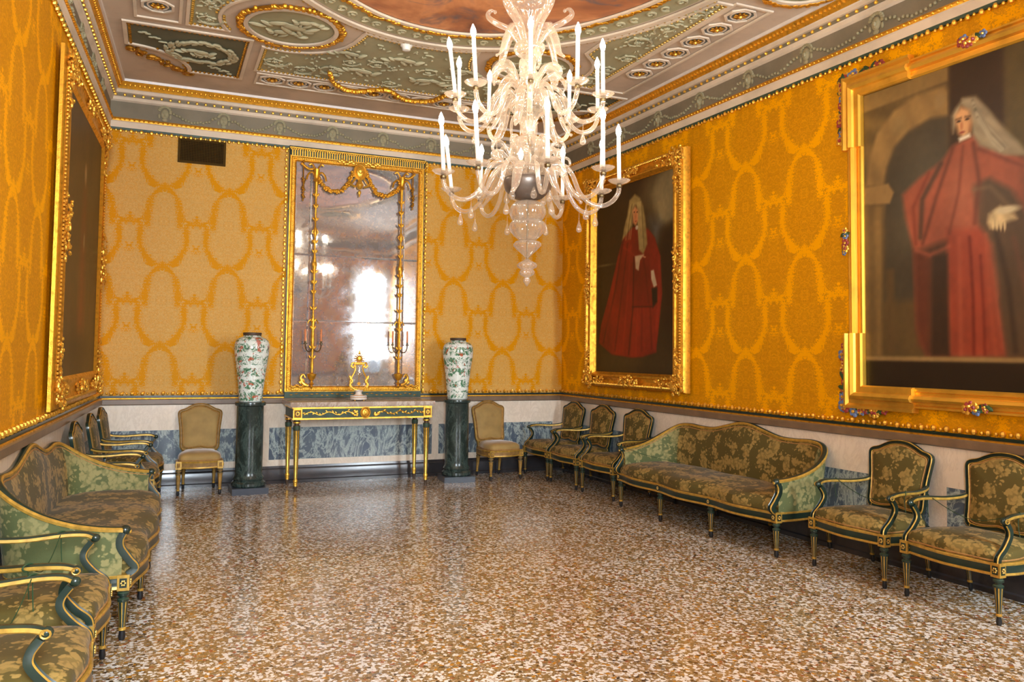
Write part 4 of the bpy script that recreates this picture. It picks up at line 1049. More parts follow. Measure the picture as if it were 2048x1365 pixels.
# ------------------------------------------------------------ ventilation grille
t = empty('vent_grille', (.39, D, 3.93)); tag(t, 'dark brown ventilation grille high on the back wall left of the mirror', 'vent')
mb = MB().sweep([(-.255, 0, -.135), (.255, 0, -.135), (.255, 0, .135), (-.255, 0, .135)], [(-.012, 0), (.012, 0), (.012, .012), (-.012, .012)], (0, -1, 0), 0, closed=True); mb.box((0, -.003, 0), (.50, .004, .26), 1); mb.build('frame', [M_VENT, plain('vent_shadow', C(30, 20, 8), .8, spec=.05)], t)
mb = MB()
for k in range(28): mb.box((-.24+.48*k/27, -.010, 0), (.007, .006, .25))
for k in range(13): mb.box((0, -.008, -.115+.23*k/12), (.49, .004, .004))
mb.build('slats', M_VENT, t)

# ------------------------------------------------------------ framed portraits
SH2 = {'ent':[(-0.0,1.005),(0.387,1.003),(0.386,0.955),(-0.001,0.939)],'spandrel':[(-0.001,0.939),(0.386,0.955),(0.386,0.921),(-0.005,0.675)],'arch':[(0.009,0.682),(0.025,0.767),(0.067,0.854),(0.148,0.913),(0.25,0.94),(0.369,0.942),(0.388,0.92),(0.387,0.846),(0.309,0.854),(0.211,0.834),(0.146,0.792),(0.112,0.732),(0.094,0.669)],'inarch':[(0.098,0.669),(0.112,0.732),(0.146,0.792),(0.211,0.834),(0.309,0.854),(0.387,0.846),(0.376,0.273),(0.093,0.286)],'cap':[(-0.005,0.678),(0.118,0.675),(0.144,0.641),(0.124,0.607),(-0.005,0.619)],'pil':[(-0.005,0.622),(0.097,0.603),(0.093,0.557),(0.077,0.1),(-0.012,0.1)],'col':[(0.39,1.016),(0.605,1.006),(0.598,0.649),(0.384,0.686)],'wig':[(0.413,0.862),(0.441,0.883),(0.489,0.874),(0.541,0.824),(0.58,0.766),(0.638,0.714),(0.658,0.677),(0.588,0.687),(0.528,0.717),(0.502,0.728),(0.477,0.771),(0.469,0.841),(0.435,0.865),(0.423,0.838),(0.402,0.786),(0.396,0.84)],'face':[(0.41,0.841),(0.435,0.861),(0.467,0.845),(0.477,0.805),(0.466,0.773),(0.439,0.763),(0.422,0.782),(0.414,0.81)],'robe':[(0.399,0.748),(0.438,0.757),(0.482,0.766),(0.538,0.717),(0.668,0.665),(0.69,0.492),(0.633,0.483),(0.569,0.264),(0.591,0.104),(0.278,0.102),(0.237,0.19),(0.229,0.441),(0.194,0.553),(0.182,0.628),(0.258,0.671),(0.353,0.708)],'mid':[(0.372,0.497),(0.523,0.48),(0.549,0.265),(0.581,0.105),(0.376,0.104)],'sleeve':[(0.474,0.615),(0.537,0.628),(0.616,0.581),(0.689,0.476),(0.681,0.105),(0.596,0.104),(0.569,0.264),(0.543,0.428),(0.492,0.5)],'hand':[(0.529,0.496),(0.534,0.52),(0.575,0.539),(0.624,0.508),(0.633,0.495),(0.594,0.488),(0.559,0.476),(0.539,0.478)],'fold':[(0.313,0.416),(0.371,0.415),(0.374,0.104),(0.302,0.104)],'fold2':[(0.229,0.441),(0.301,0.425),(0.29,0.11),(0.243,0.137)],'collar':[(0.422,0.767),(0.466,0.773),(0.471,0.762),(0.427,0.755)],'ledge':[(-0.012,0.101),(0.681,0.098),(0.68,0.088),(-0.012,0.088)],'dark':[(-0.012,0.088),(0.68,0.088),(0.678,-0.019),(-0.014,-0.024)],}
SH1 = {'cloud':[(0.785,0.978),(0.857,1.009),(1.03,1.024),(1.031,0.765),(0.906,0.723),(0.787,0.75),(0.75,0.837),(0.749,0.92)],'blue':[(0.689,0.781),(0.799,0.759),(0.835,0.724),(0.74,0.609),(0.702,0.696)],'tree':[(0.836,0.704),(1.031,0.745),(1.034,0.193),(0.863,0.246),(0.812,0.604)],'robe':[(0.482,0.759),(0.6,0.758),(0.689,0.723),(0.751,0.681),(0.817,0.583),(0.838,0.398),(0.792,0.196),(0.768,0.11),(0.62,0.088),(0.491,0.082),(0.215,0.097),(0.036,0.159),(0.065,0.261),(0.18,0.427),(0.292,0.622),(0.361,0.716)],'inner':[(0.511,0.584),(0.691,0.55),(0.717,0.341),(0.487,0.349)],'skirt':[(0.487,0.339),(0.718,0.331),(0.773,0.115),(0.464,0.087)],'wig':[(0.44,0.905),(0.507,0.928),(0.573,0.9),(0.612,0.853),(0.638,0.786),(0.665,0.657),(0.615,0.606),(0.563,0.634),(0.541,0.753),(0.56,0.837),(0.513,0.875),(0.476,0.847),(0.469,0.771),(0.415,0.733),(0.347,0.701),(0.374,0.77),(0.414,0.832)],'face':[(0.476,0.847),(0.513,0.866),(0.555,0.838),(0.556,0.789),(0.522,0.761),(0.487,0.78)],'hand':[(0.511,0.606),(0.563,0.607),(0.625,0.606),(0.576,0.579),(0.559,0.527),(0.522,0.54)],'hand2':[(0.706,0.518),(0.74,0.521),(0.778,0.442),(0.741,0.431),(0.711,0.476)],'hat':[(0.717,0.429),(0.78,0.431),(0.781,0.36),(0.73,0.331)],'ground':[(-0.002,0.586),(0.178,0.583),(1.033,0.488),(1.035,-0.001),(0.009,-0.025)],'floor':[(0.006,0.147),(1.034,0.096),(1.035,-0.011),(0.009,-0.013)],}
RS = np.random.RandomState(5)
def smooth_noise(H, W, n):
    g = RS.rand(n+2, n+2); y = np.linspace(0, n, H); x = np.linspace(0, n, W)
    yi = y.astype(int); xi = x.astype(int); fy = (y-yi)[:, None]; fx = (x-xi)[None, :]
    fy = fy*fy*(3-2*fy); fx = fx*fx*(3-2*fx)
    return (g[yi][:, xi]*(1-fy)*(1-fx)+g[yi+1][:, xi]*fy*(1-fx)+g[yi][:, xi+1]*(1-fy)*fx+g[yi+1][:, xi+1]*fy*fx)
class Canvas:
    def __init__(s, W, H, asp, bg):
        s.W, s.H, s.asp = W, H, asp; s.U, s.V = np.meshgrid(np.linspace(0, 1, W), np.linspace(0, 1, H))
        s.a = np.ones((H, W, 3))*np.array(bg)/255.0
    def fill(s, poly, col, soft=.008, op=1.0, fold=0.0, fr=30, dirx=1.0, diry=.25):
        P = np.array(poly); x, y = s.U, s.V*s.asp; px, py = P[:, 0], P[:, 1]*s.asp
        ins = np.zeros_like(x, bool); dist = np.full_like(x, 9.0); n = len(P)
        for i in range(n):
            j = (i+1) % n; ax, ay, bx, by = px[i], py[i], px[j], py[j]
            c = ((ay > y) != (by > y)) & (x < (bx-ax)*(y-ay)/((by-ay) if abs(by-ay) > 1e-9 else 1e-9)+ax); ins ^= c
            L = (bx-ax)**2+(by-ay)**2+1e-12; t = np.clip(((x-ax)*(bx-ax)+(y-ay)*(by-ay))/L, 0, 1)
            dist = np.minimum(dist, np.hypot(x-ax-t*(bx-ax), y-ay-t*(by-ay)))
        sd = np.where(ins, dist, -dist); m = np.clip(sd/soft*.5+.5, 0, 1)*op
        c = np.array(col)/255.0*np.ones_like(s.a)
        if fold: c = c*(1+fold*np.sin((x*dirx+y*diry)*fr+3*smooth_noise(s.H, s.W, 5)))[..., None]
        s.a = s.a*(1-m[..., None])+c*m[..., None]
    def ell(s, cx, cyy, rx, ry, col, soft=.3, op=1.0):
        d = np.hypot((s.U-cx)/rx, (s.V-cyy)/ry); m = np.clip((1-d)/soft, 0, 1)*op
        s.a = s.a*(1-m[..., None])+np.array(col)/255.0*m[..., None]
    def stroke(s, pts, w, col, op=.5):
        x, y = s.U, s.V*s.asp; m = np.zeros_like(x)
        for (ax, ay), (bx, by) in zip(pts[:-1], pts[1:]):
            ay, by = ay*s.asp, by*s.asp; L = (bx-ax)**2+(by-ay)**2+1e-12; t = np.clip(((x-ax)*(bx-ax)+(y-ay)*(by-ay))/L, 0, 1)
            m = np.maximum(m, np.exp(-(np.hypot(x-ax-t*(bx-ax), y-ay-t*(by-ay))/w)**2))
        m = m*op; s.a = s.a*(1-m[..., None])+np.array(col)/255.0*m[..., None]
    def mottle(s, k):
        q = (smooth_noise(s.H, s.W, 6)-.5)*.6+(smooth_noise(s.H, s.W, 18)-.5)*.3+(smooth_noise(s.H, s.W, 60)-.5)*.25
        s.a = np.clip(s.a*(1+k*q)[..., None], 0, 1)
    def build(s, name, w, h, y, parent, mat):
        lin_ = np.where(s.a <= .04045, s.a/12.92, ((s.a+.055)/1.055)**2.4)
        X = (s.U-.5)*w; Z = (s.V-.5)*h; vs = np.stack([X, np.full_like(X, y), Z], -1).reshape(-1, 3)
        fs = [(j*s.W+i, j*s.W+i+1, (j+1)*s.W+i+1, (j+1)*s.W+i) for j in range(s.H-1) for i in range(s.W-1)]
        me = bpy.data.meshes.new(name); me.from_pydata(vs.tolist(), [], fs); me.materials.append(mat)
        at_ = me.color_attributes.new('paint', 'FLOAT_COLOR', 'POINT')
        at_.data.foreach_set('color', np.concatenate([lin_, np.ones((s.H, s.W, 1))], -1).reshape(-1).astype(np.float32))
        o = bpy.data.objects.new(name, me); COL.objects.link(o); o.parent = parent; return o
pt = NT('oil_paint'); at_n = pt.n('ShaderNodeVertexColor', layer_name='paint')
pt.set(col=at_n.outputs[0], rough=.45, spec=.4); pt.bump(pt.noise(90.0, 4.0), .2, .003); M_OIL = pt.mat

def leaf_cluster(mb, c, sx, sz, n, r=.02, m=0, dy=.02):
    for k in range(n):
        a = random.uniform(0, 2*PI); q = math.sqrt(random.random())
        mb.ball((c[0]+sx*q*math.cos(a), c[1]-random.uniform(0, dy), c[2]+sz*q*math.sin(a)), (r*random.uniform(.7, 1.6), r*.6, r*random.uniform(.5, .9)), m, 6, 4, Matrix.Rotation(random.uniform(0, PI), 3, 'Y'))
def rect_sweep(mb, w, h, y, sec, m=0):
    mb.sweep([(-w/2, y, -h/2), (w/2, y, -h/2), (w/2, y, h/2), (-w/2, y, h/2)], sec, (0, -1, 0), m, closed=True)
# carved frames: inner opening (iw, ih), outer size (ow, oh)
def carved_frame(t, iw, ih, ow, oh, dk_=1.0):
    mb = MB(); f = (ow-iw)/4+(oh-ih)/4; hw_ = f/2
    mw, mh = (ow+iw)/2, (oh+ih)/2
    sec = [(-hw_, 0), (-hw_, .05), (-hw_*.85, .085), (-hw_*.6, .10), (-hw_*.45, .075), (-hw_*.1, .06), (hw_*.25, .075), (hw_*.45, .105), (hw_*.68, .11), (hw_*.8, .08), (hw_*.92, .05), (hw_, .04), (hw_, 0)]
    # sideways axis points inward or outward depending on winding; mirror so that the tall edge lies outside
    rect_sweep(mb, mw, mh, 0, [(-a, b*dk_) for a, b in sec][::-1])
    fr_ = mb.build('frame', M_GOLD, t)
    W2, H2 = mw/2, mh/2
    for sx in (-1, 1):
        mb = MB()
        for s_ in np.arange(-H2, H2, .03):
            mb.ball((sx*(W2+hw_*.55), -.11*dk_, s_), (.014, .010, .012), 0, 5, 4)
        mb.build('beading', M_GOLD_B, fr_); mb = MB()
        for s_ in np.arange(-H2, H2, .03): mb.ball((sx*(W2-hw_*.62), -.075*dk_, s_), (.010, .009, .011), 0, 5, 4)
        mb.build('beading', M_GOLD_B, fr_)
        mb = MB()
        for s_ in np.arange(-W2, W2, .03):
            mb.ball((s_, -.11*dk_, sx*(H2+hw_*.55)), (.012, .010, .014), 0, 5, 4)
        mb.build('beading', M_GOLD_B, fr_); mb = MB()
        for s_ in np.arange(-W2, W2, .03): mb.ball((s_, -.075*dk_, sx*(H2-hw_*.62)), (.010, .009, .011), 0, 5, 4)
        mb.build('beading', M_GOLD_B, fr_)
    for sx in (-1, 1):
        for sz_ in (-1, 1):
            mb = MB(); leaf_cluster(mb, (sx*W2, -.09*dk_, sz_*H2), .12, .12, 60, .022, 0, .05); leaf_cluster(mb, (sx*W2, -.09*dk_, sz_*(H2-.22)), .06, .2, 36, .02, 0, .03); leaf_cluster(mb, (sx*(W2-.22), -.09*dk_, sz_*H2), .2, .06, 36, .02, 0, .03)
            mb.build('carved_corner', M_GOLD_B, fr_)
    for c, sx, sz_ in (((0, -.09*dk_, -H2), .2, .06), ((0, -.09*dk_, H2), .2, .06), ((-W2, -.09*dk_, 0), .06, .28), ((W2, -.09*dk_, 0), .06, .28)):
        mb = MB(); leaf_cluster(mb, c, sx, sz_, 60, .021, 0, .05); mb.ball((c[0], c[1]-.02, c[2]), (.05, .02, .035), 0, 10, 6); mb.build('carved_centre', M_GOLD_B, fr_)
    return fr_
# portrait with the standing figure
t = empty('portrait', (0, 0, 0)); place(t, 'right', 8.10, .035, 2.53); tag(t, 'full-length portrait of a standing person in long red robe, in the far right corner', 'painting')
carved_frame(t, 1.66, 2.30, 2.06, 2.66); MB().box((0, -.01, 0), (1.7, .02, 2.34)).build('backing', M_BROWN, t)
c = Canvas(170, 236, 1.40, (50, 32, 12)); S = SH1
c.fill(S['ground'], (44, 30, 12), .05); c.fill(S['floor'], (62, 46, 20), .08); c.ell(.82, .9, .3, .16, (110, 96, 62), .8, .9); c.fill(S['cloud'], (124, 108, 72), .04); c.fill(S['blue'], (84, 82, 74), .06); c.fill(S['tree'], (40, 22, 8), .05); c.ell(.1, .585, .2, .01, (90, 78, 44), .9)
c.fill(S['robe'], (118, 24, 8), .008, 1, .05, 20); c.fill(S['inner'], (104, 20, 6), .014, .8); c.fill(S['skirt'], (124, 28, 10), .012, .8)
for P_, w_, cl, op in (([(.36, .70), (.26, .45), (.10, .16)], .012, (70, 12, 4), .7), ([(.42, .68), (.34, .40), (.26, .12)], .010, (76, 14, 4), .6), ([(.50, .60), (.49, .34), (.44, .10)], .009, (64, 10, 4), .8), ([(.46, .66), (.42, .40), (.36, .12)], .012, (152, 42, 20), .35), ([(.31, .62), (.20, .36), (.13, .18)], .014, (148, 40, 18), .35), ([(.60, .34), (.60, .12)], .012, (92, 16, 6), .6), ([(.70, .34), (.72, .13)], .010, (84, 14, 4), .6), ([(.55, .33), (.53, .11)], .010, (150, 42, 20), .3), ([(.80, .56), (.80, .40), (.77, .22)], .012, (150, 42, 22), .4), ([(.48, .345), (.72, .338)], .006, (60, 10, 4), .8), ([(.62, .58), (.66, .46), (.68, .36)], .010, (84, 14, 4), .6), ([(.37, .66), (.44, .64), (.52, .60)], .010, (150, 40, 20), .4)): c.stroke(P_, w_, cl, op)
c.fill(S['wig'], (142, 118, 66), .010, 1, .05, 90, .3, 1.0); c.fill(S['face'], (188, 118, 70), .010)
for k in range(9):
    x_ = .455+.02*k if k < 4 else .54+.013*(k-4); c.stroke([(x_, .88), (x_-.01+(.02 if k > 3 else -.03), .78), (x_+(.03 if k > 3 else -.06), .70 if k < 4 else .64)], .005, random.choice([(104, 84, 44), (180, 156, 100)]), .6)
c.ell(.502, .835, .010, .005, (60, 34, 20), .6); c.ell(.538, .832, .010, .005, (60, 34, 20), .6); c.ell(.522, .808, .006, .016, (168, 92, 54), .7); c.ell(.521, .786, .014, .005, (140, 48, 34), .6)
c.ell(.535, .752, .022, .014, (190, 172, 140), .4)
c.fill(S['hand'], (196, 164, 124), .006); c.fill(S['hand2'], (190, 166, 132), .006); c.fill(S['hat'], (22, 14, 10), .010)
for k in range(4): c.ell(.60+.012*k, .602-.004*k, .016, .0035, (206, 154, 110), .6)
c.mottle(.35); c.build('canvas', 1.67, 2.31, -.03, t, M_OIL)
# dim picture on the left wall
t = empty('portrait', (0, 0, 0)); place(t, 'left', 7.93, .035, 2.50); t.rotation_euler[2] += .0; tag(t, 'dark picture in a carved gilt frame on the left wall, seen at a steep angle', 'painting')
carved_frame(t, 1.98, 2.28, 2.60, 2.70, .5); MB().box((0, -.01, 0), (2.02, .02, 2.32)).build('backing', M_BROWN, t)
c = Canvas(150, 200, 1.15, (74, 54, 26)); c.fill([(.40, .15), (.60, .15), (.57, .55), (.54, .72), (.46, .72), (.43, .55)], (104, 52, 22), .06); c.ell(.5, .78, .05, .06, (140, 110, 70), .6); c.ell(.52, .52, .03, .05, (130, 110, 70), .7); c.ell(.5, .1, .5, .1, (54, 38, 18), .8); c.mottle(.4)
c.build('canvas', 1.99, 2.29, -.03, t, M_OIL)
# large portrait with a broken-corner frame and carved flowers
t = empty('portrait', (0, 0, 0)); place(t, 'right', 3.83, .035, 2.565); tag(t, 'large portrait of a person with grey wig and red robe, cut by the right edge', 'painting')
IW, IH = 1.94, 2.37
mb = MB(); prof = [(.0, 0), (.0, .035), (.012, .05), (.03, .05), (.035, .035), (.055, .035), (.062, .07), (.085, .085), (.105, .07), (.112, .035), (.13, .03), (.14, .045), (.155, .04), (.16, 0)]
rect_sweep(mb, IW, IH, 0, [(a, b) for a, b in prof])
M_GOLD_S = gold('smooth_gilt', C(244, 186, 66), .28, 3.5)
fr_ = mb.build('frame', M_GOLD_S, t)
prof2 = [(.0, .0), (.0, .065), (.012, .08), (.055, .08), (.062, .10), (.085, .115), (.11, .10), (.118, .06), (.15, .055), (.17, .075), (.19, .07), (.196, 0)]
for sx in (-1, 1):
    for sz_ in (-1, 1):
        P = [(sx*(IW/2-.45), 0, sz_*IH/2), (sx*IW/2, 0, sz_*IH/2), (sx*IW/2, 0, sz_*(IH/2-.42))]
        if sx*sz_ > 0: P = P[::-1]
        MB().sweep(P, prof2, (0, -1, 0), 0).build('eared_corner', M_GOLD_S, fr_)
FL = [M_RED, M_BLUE, M_LEAF, M_GOLD_B, M_WHITE]
def flowers(name, pts, r=.03):
    mb = MB()
    for i, (x, y, z) in enumerate(pts):
        m = random.choice([0, 2, 3, 2, 0, 1, 3]); q = r*random.uniform(.6, 1.2)
        if m == 2:
            mb.ball((x, y, z), (q*1.3, q*.4, q*.5), 2, 6, 4, Matrix.Rotation(random.uniform(0, PI), 3, 'Y'))
        else:
            for k in range(5): mb.ball((x+q*.55*math.cos(k*1.257), y-.004, z+q*.55*math.sin(k*1.257)), (q*.45, q*.3, q*.45), m, 6, 4)
            mb.ball((x, y-q*.35, z), q*.3, 3 if m != 3 else 0, 6, 4)
    mb.build(name, FL, t)
for sx in (-1, 1):
    for sz_ in (-1, 1):
        xo_, zo_ = sx*(IW/2+.215), sz_*(IH/2+.205)
        pts = [(xo_+random.uniform(-.015, .015), -.035, zo_-sz_*(.55*k/22)) for k in range(22)]+[(xo_-sx*(.42*k/16), -.035, zo_+random.uniform(-.015, .015)) for k in range(16)]+[(xo_-sx*.02+random.uniform(-.03, .03), -.045, zo_-sz_*.02+random.uniform(-.03, .03)) for k in range(5)]
        flowers('carved_flowers', pts, .044)
for c_ in ((-IW/2-.15, 0), (0, -IH/2-.12), (0, IH/2+.12)):
    flowers('carved_flowers', [(c_[0]+random.uniform(-.02, .02)+(random.uniform(-.09, .09) if c_[0] == 0 else 0), -.075, c_[1]+random.uniform(-.02, .02)+(random.uniform(-.09, .09) if c_[0] else 0)) for k in range(14)], .036)
c = Canvas(230, 280, 1.22, (86, 66, 34)); S = SH2
c.fill(S['spandrel'], (98, 76, 40), .02, 1, .12, 40, .5, 1); c.fill(S['ent'], (126, 98, 52), .006); c.fill(S['inarch'], (66, 56, 38), .02); c.ell(.28, .60, .16, .22, (92, 84, 62), .9, .8)
c.fill(S['arch'], (132, 102, 56), .010, 1, .06, 60); c.fill(S['pil'], (112, 86, 46), .012, 1, .08, 90, 1, 0); c.fill(S['cap'], (140, 108, 60), .006)
c.fill(S['col'], (52, 34, 16), .012); c.fill([(.60, 1.01), (1, 1.01), (1, .3), (.60, .3)], (78, 64, 32), .02); c.fill([(.39, .66), (1, .66), (1, .1), (.39, .1)], (62, 46, 26), .04)
c.ell(.17, .86, .05, .045, (124, 100, 58), .7, .8); c.ell(.35, .90, .03, .04, (134, 108, 66), .6, .8)
for k in range(7): c.fill([(.11+.001*k, .12), (.13, .12), (.13, .38), (.115, .38)], (88, 66, 34), .02, .4)
c.fill(S['robe'], (148, 76, 50), .012, 1, .05, 16, 1, .2); c.fill([(.235, .44), (.375, .46), (.378, .104), (.278, .102), (.24, .18)], (64, 40, 22), .016, .92); c.fill(S['fold2'], (98, 42, 24), .016, .6)
c.fill(S['mid'], (134, 54, 32), .014, .95, .05, 40, 1, 0); c.fill(S['fold'], (48, 30, 16), .010, .9)
c.fill([(.66, .66), (1, .55), (1, .1), (.60, .1)], (104, 56, 36), .03, .8)
c.fill(S['sleeve'], (78, 58, 38), .014, 1); c.ell(.43, .60, .10, .16, (176, 104, 72), .9, .55)
for P_, w_, cl, op in (([(.40, .74), (.33, .60), (.27, .46)], .010, (92, 44, 28), .7), ([(.44, .74), (.42, .60), (.38, .48)], .008, (108, 50, 32), .6), ([(.30, .68), (.23, .58), (.24, .46)], .010, (110, 44, 26), .6), ([(.35, .70), (.27, .60), (.26, .48)], .012, (60, 44, 30), .75), ([(.48, .74), (.50, .62), (.48, .50)], .010, (98, 46, 28), .7), ([(.55, .70), (.62, .66), (.70, .62)], .012, (178, 92, 66), .6), ([(.50, .72), (.58, .68), (.66, .64)], .010, (104, 48, 32), .6), ([(.42, .46), (.42, .28), (.42, .11)], .010, (160, 78, 50), .5), ([(.46, .46), (.47, .28), (.47, .11)], .008, (96, 26, 12), .7), ([(.52, .46), (.53, .28), (.55, .11)], .010, (154, 72, 44), .5), ([(.50, .40), (.51, .20), (.51, .11)], .007, (100, 28, 14), .6), ([(.48, .60), (.54, .60), (.60, .54)], .010, (110, 88, 60), .6), ([(.56, .46), (.60, .30), (.62, .12)], .012, (50, 34, 20), .7), ([(.62, .44), (.66, .30), (.68, .12)], .012, (100, 60, 40), .5), ([(.24, .44), (.30, .42), (.38, .44)], .010, (168, 86, 60), .5)): c.stroke(P_, w_, cl, op)
c.fill(S['wig'], (146, 132, 102), .010, 1, .06, 100, .6, .9)
c.fill([(.44, .885), (.49, .88), (.56, .80), (.66, .69), (.72, .66), (.60, .685), (.52, .735), (.485, .80)], (150, 134, 104), .012, .9, .06, 90, .4, 1)
for k in range(12): u_ = k/11; c.stroke([(.48+.02*u_, .87-.06*u_), (.52+.03*u_, .80-.07*u_), (.60-.02*u_, .71-.01*u_)], .006, random.choice([(100, 88, 64), (186, 172, 140), (88, 76, 56)]), .6)
c.fill(S['face'], (202, 150, 98), .010); c.ell(.425, .818, .012, .005, (50, 34, 24), .6); c.ell(.458, .818, .012, .005, (50, 34, 24), .6); c.fill([(.412, .828), (.436, .830), (.436, .825), (.412, .823)], (96, 66, 42), .004); c.fill([(.448, .830), (.472, .827), (.472, .822), (.448, .825)], (96, 66, 42), .004)
c.ell(.436, .802, .008, .018, (178, 116, 72), .6); c.ell(.437, .782, .016, .005, (140, 62, 46), .6); c.ell(.468, .79, .012, .03, (160, 106, 66), .8, .6)
c.fill(S['collar'], (214, 204, 178), .006); c.fill(S['hand'], (182, 158, 112), .010, 1, .10, 120); 
for k in range(4): c.ell(.548+.014*k, .488-.003*k, .006, .022, (190, 166, 118), .6)
c.ell(.60, .525, .06, .016, (186, 170, 132), .6)
c.fill(S['dark'], (34, 22, 8), .006); c.fill([(-.01, -.02), (1.01, -.02), (1.01, .088), (-.01, .088)], (34, 22, 8), .006); c.fill([(-.01, .086), (1.01, .086), (1.01, .101), (-.01, .101)], (142, 112, 66), .006)
c.mottle(.28); c.build('canvas', IW+.01, IH+.01, -.025, t, M_OIL)

# ------------------------------------------------------------ chandelier of milky glass
CHX, CHY = 2.285, 4.90
t = empty('chandelier', (CHX, CHY, ZT)); tag(t, 'large many-armed milky glass chandelier with lit candle bulbs hanging from the ceiling oval', 'chandelier')
Z = lambda z: z-ZT
def gl(name, prof, rib=0, ribs=0, m=M_GLASS, n=32, sharp=80): return MB().lathe([(r, Z(z)) for r, z in prof], n, rib=rib, ribs=ribs).build(name, m, t, sharp=sharp)
gl('pendant_finial', [(.002, 2.055), (.012, 2.07), (.022, 2.085), (.024, 2.10), (.014, 2.115), (.02, 2.12), (.045, 2.135), (.050, 2.15), (.044, 2.165), (.036, 2.17), (.062, 2.185), (.066, 2.20), (.055, 2.215), (.02, 2.232), (.01, 2.245)], .08, 10, n=40)
gl('glass_bulb', [(.012, 2.25), (.03, 2.27), (.07, 2.305), (.092, 2.33), (.094, 2.345), (.08, 2.36), (.06, 2.365)], .04, 10, M_GLASS, 40)
gl('glass_bulb', [(.05, 2.37), (.06, 2.375), (.09, 2.40), (.118, 2.44), (.122, 2.465), (.114, 2.49), (.095, 2.505)], .04, 12, M_GLASS, 48)
gl('glass_bulb', [(.095, 2.506), (.108, 2.52), (.120, 2.55), (.120, 2.58), (.108, 2.61), (.085, 2.63), (.07, 2.635)], .04, 12, M_GLASS, 48)
gl('inner_rod', [(.006, 2.24), (.006, 3.98)], m=M_BRASS, n=10)
gl('receiver_plate', [(.04, 2.64), (.10, 2.66), (.155, 2.71), (.168, 2.76), (.168, 2.79), (.12, 2.80)], m=M_STEEL)
gl('drip_bowl', [(.17, 2.79), (.20, 2.80), (.205, 2.83), (.17, 2.86), (.10, 2.87), (.08, 2.88)], .05, 16, n=64)
gl('glass_globe', [(.07, 2.88), (.11, 2.92), (.128, 2.97), (.126, 3.02), (.10, 3.06), (.06, 3.085), (.04, 3.095)], .02, 12, n=48)
gl('stem_vase', [(.035, 3.09), (.045, 3.12), (.05, 3.18), (.075, 3.23), (.11, 3.25), (.128, 3.28), (.128, 3.31), (.10, 3.335), (.105, 3.35), (.12, 3.37), (.11, 3.39), (.06, 3.40)], .04, 14, n=56)
gl('stem_vase', [(.05, 3.40), (.065, 3.44), (.06, 3.50), (.045, 3.56), (.05, 3.60), (.03, 3.625), (.05, 3.635), (.09, 3.66), (.105, 3.69), (.10, 3.725), (.06, 3.75), (.03, 3.765)], .04, 12, n=48)
gl('crown_vase', [(.025, 3.765), (.032, 3.80), (.05, 3.87), (.08, 3.93), (.10, 3.965), (.13, 3.985), (.136, 4.01), (.125, 4.04), (.06, 4.06), (.03, 4.08), (.028, 4.40), (.06, 4.47), (.12, 4.55), (.14, 4.62), (.14, 4.64)], .03, 14, n=56)
def rpath(pts, az, spin=0.0):
    return [((r*math.cos(az+spin*r), r*math.sin(az+spin*r), Z(z))) for r, z in pts]
LOW = [-178, -145, -104, -65, -27, 6, 40, 70, 100, 128]; UP = [173, -156, -114, -79, -43, -5, 30, 65, 100, 137]
def arm(az_deg, tier, i):
    az = math.radians(az_deg)
    if tier == 0: pr = [(.12, 2.84), (.17, 2.885), (.24, 2.885), (.30, 2.82), (.35, 2.70), (.42, 2.625), (.50, 2.605), (.57, 2.635), (.61, 2.69), (.618, 2.735)]; Rr, Zc, CH = .618, 2.75, .30
    else: pr = [(.09, 3.35), (.14, 3.40), (.20, 3.395), (.25, 3.33), (.29, 3.23), (.35, 3.165), (.42, 3.155), (.48, 3.19), (.512, 3.245), (.518, 3.285)]; Rr, Zc, CH = .518, 3.30, .29
    a = MB().tube(rpath([(p[0], p[1]) for p in [(q.x, q.z) for q in spline([(r, 0, z) for r, z in pr], 4)]], az), .0155, 8, 0).build('glass_arm', M_GLASS, t, sharp=80)
    ca, sa = math.cos(az), math.sin(az); cx_, cy_ = Rr*ca, Rr*sa
    MB().lathe([(.016, 0), (.020, .006), (.020, .02), (.014, .024)], 14, (cx_, cy_, Z(Zc-.022))).lathe([(.017, .028), (.017, .052)], 14, (cx_, cy_, Z(Zc-.02))).build('brass_socket', M_BRASS, a)
    MB().lathe([(.012, 0), (.03, .004), (.056, .014), (.072, .028), (.074, .030), (.066, .024), (.05, .016), (.02, .010)], 32, (cx_, cy_, Z(Zc+.002)), rib=.04, ribs=16).build('drip_pan', M_GLASS, a, sharp=80)
    tl = {(0, 9): (-.16, .08), (1, 0): (-.16, .06), (0, 0): (-.06, 0), (0, 1): (-.07, .0), (1, 1): (-.07, 0)}.get((tier, i), (random.uniform(-.02, .02), random.uniform(-.02, .02)))
    R = Matrix.Rotation(tl[0], 3, 'Y') @ Matrix.Rotation(tl[1], 3, 'X')
    cd = MB().lathe([(.0135, 0), (.0135, CH-.004), (.011, CH)], 14, (cx_, cy_, Z(Zc+.028)), axis=R).build('candle_sleeve', M_CANDLE, a)
    MB().lathe([(.009, CH), (.013, CH+.010), (.0175, CH+.026), (.0185, CH+.038), (.0150, CH+.056), (.007, CH+.075), (.0015, CH+.088)], 14, (cx_, cy_, Z(Zc+.028)), axis=R).build('flame_bulb', M_BULB, a, sharp=80)
for i, z_ in enumerate(LOW): arm(z_, 0, i)
for i, z_ in enumerate(UP): arm(z_, 1, i)
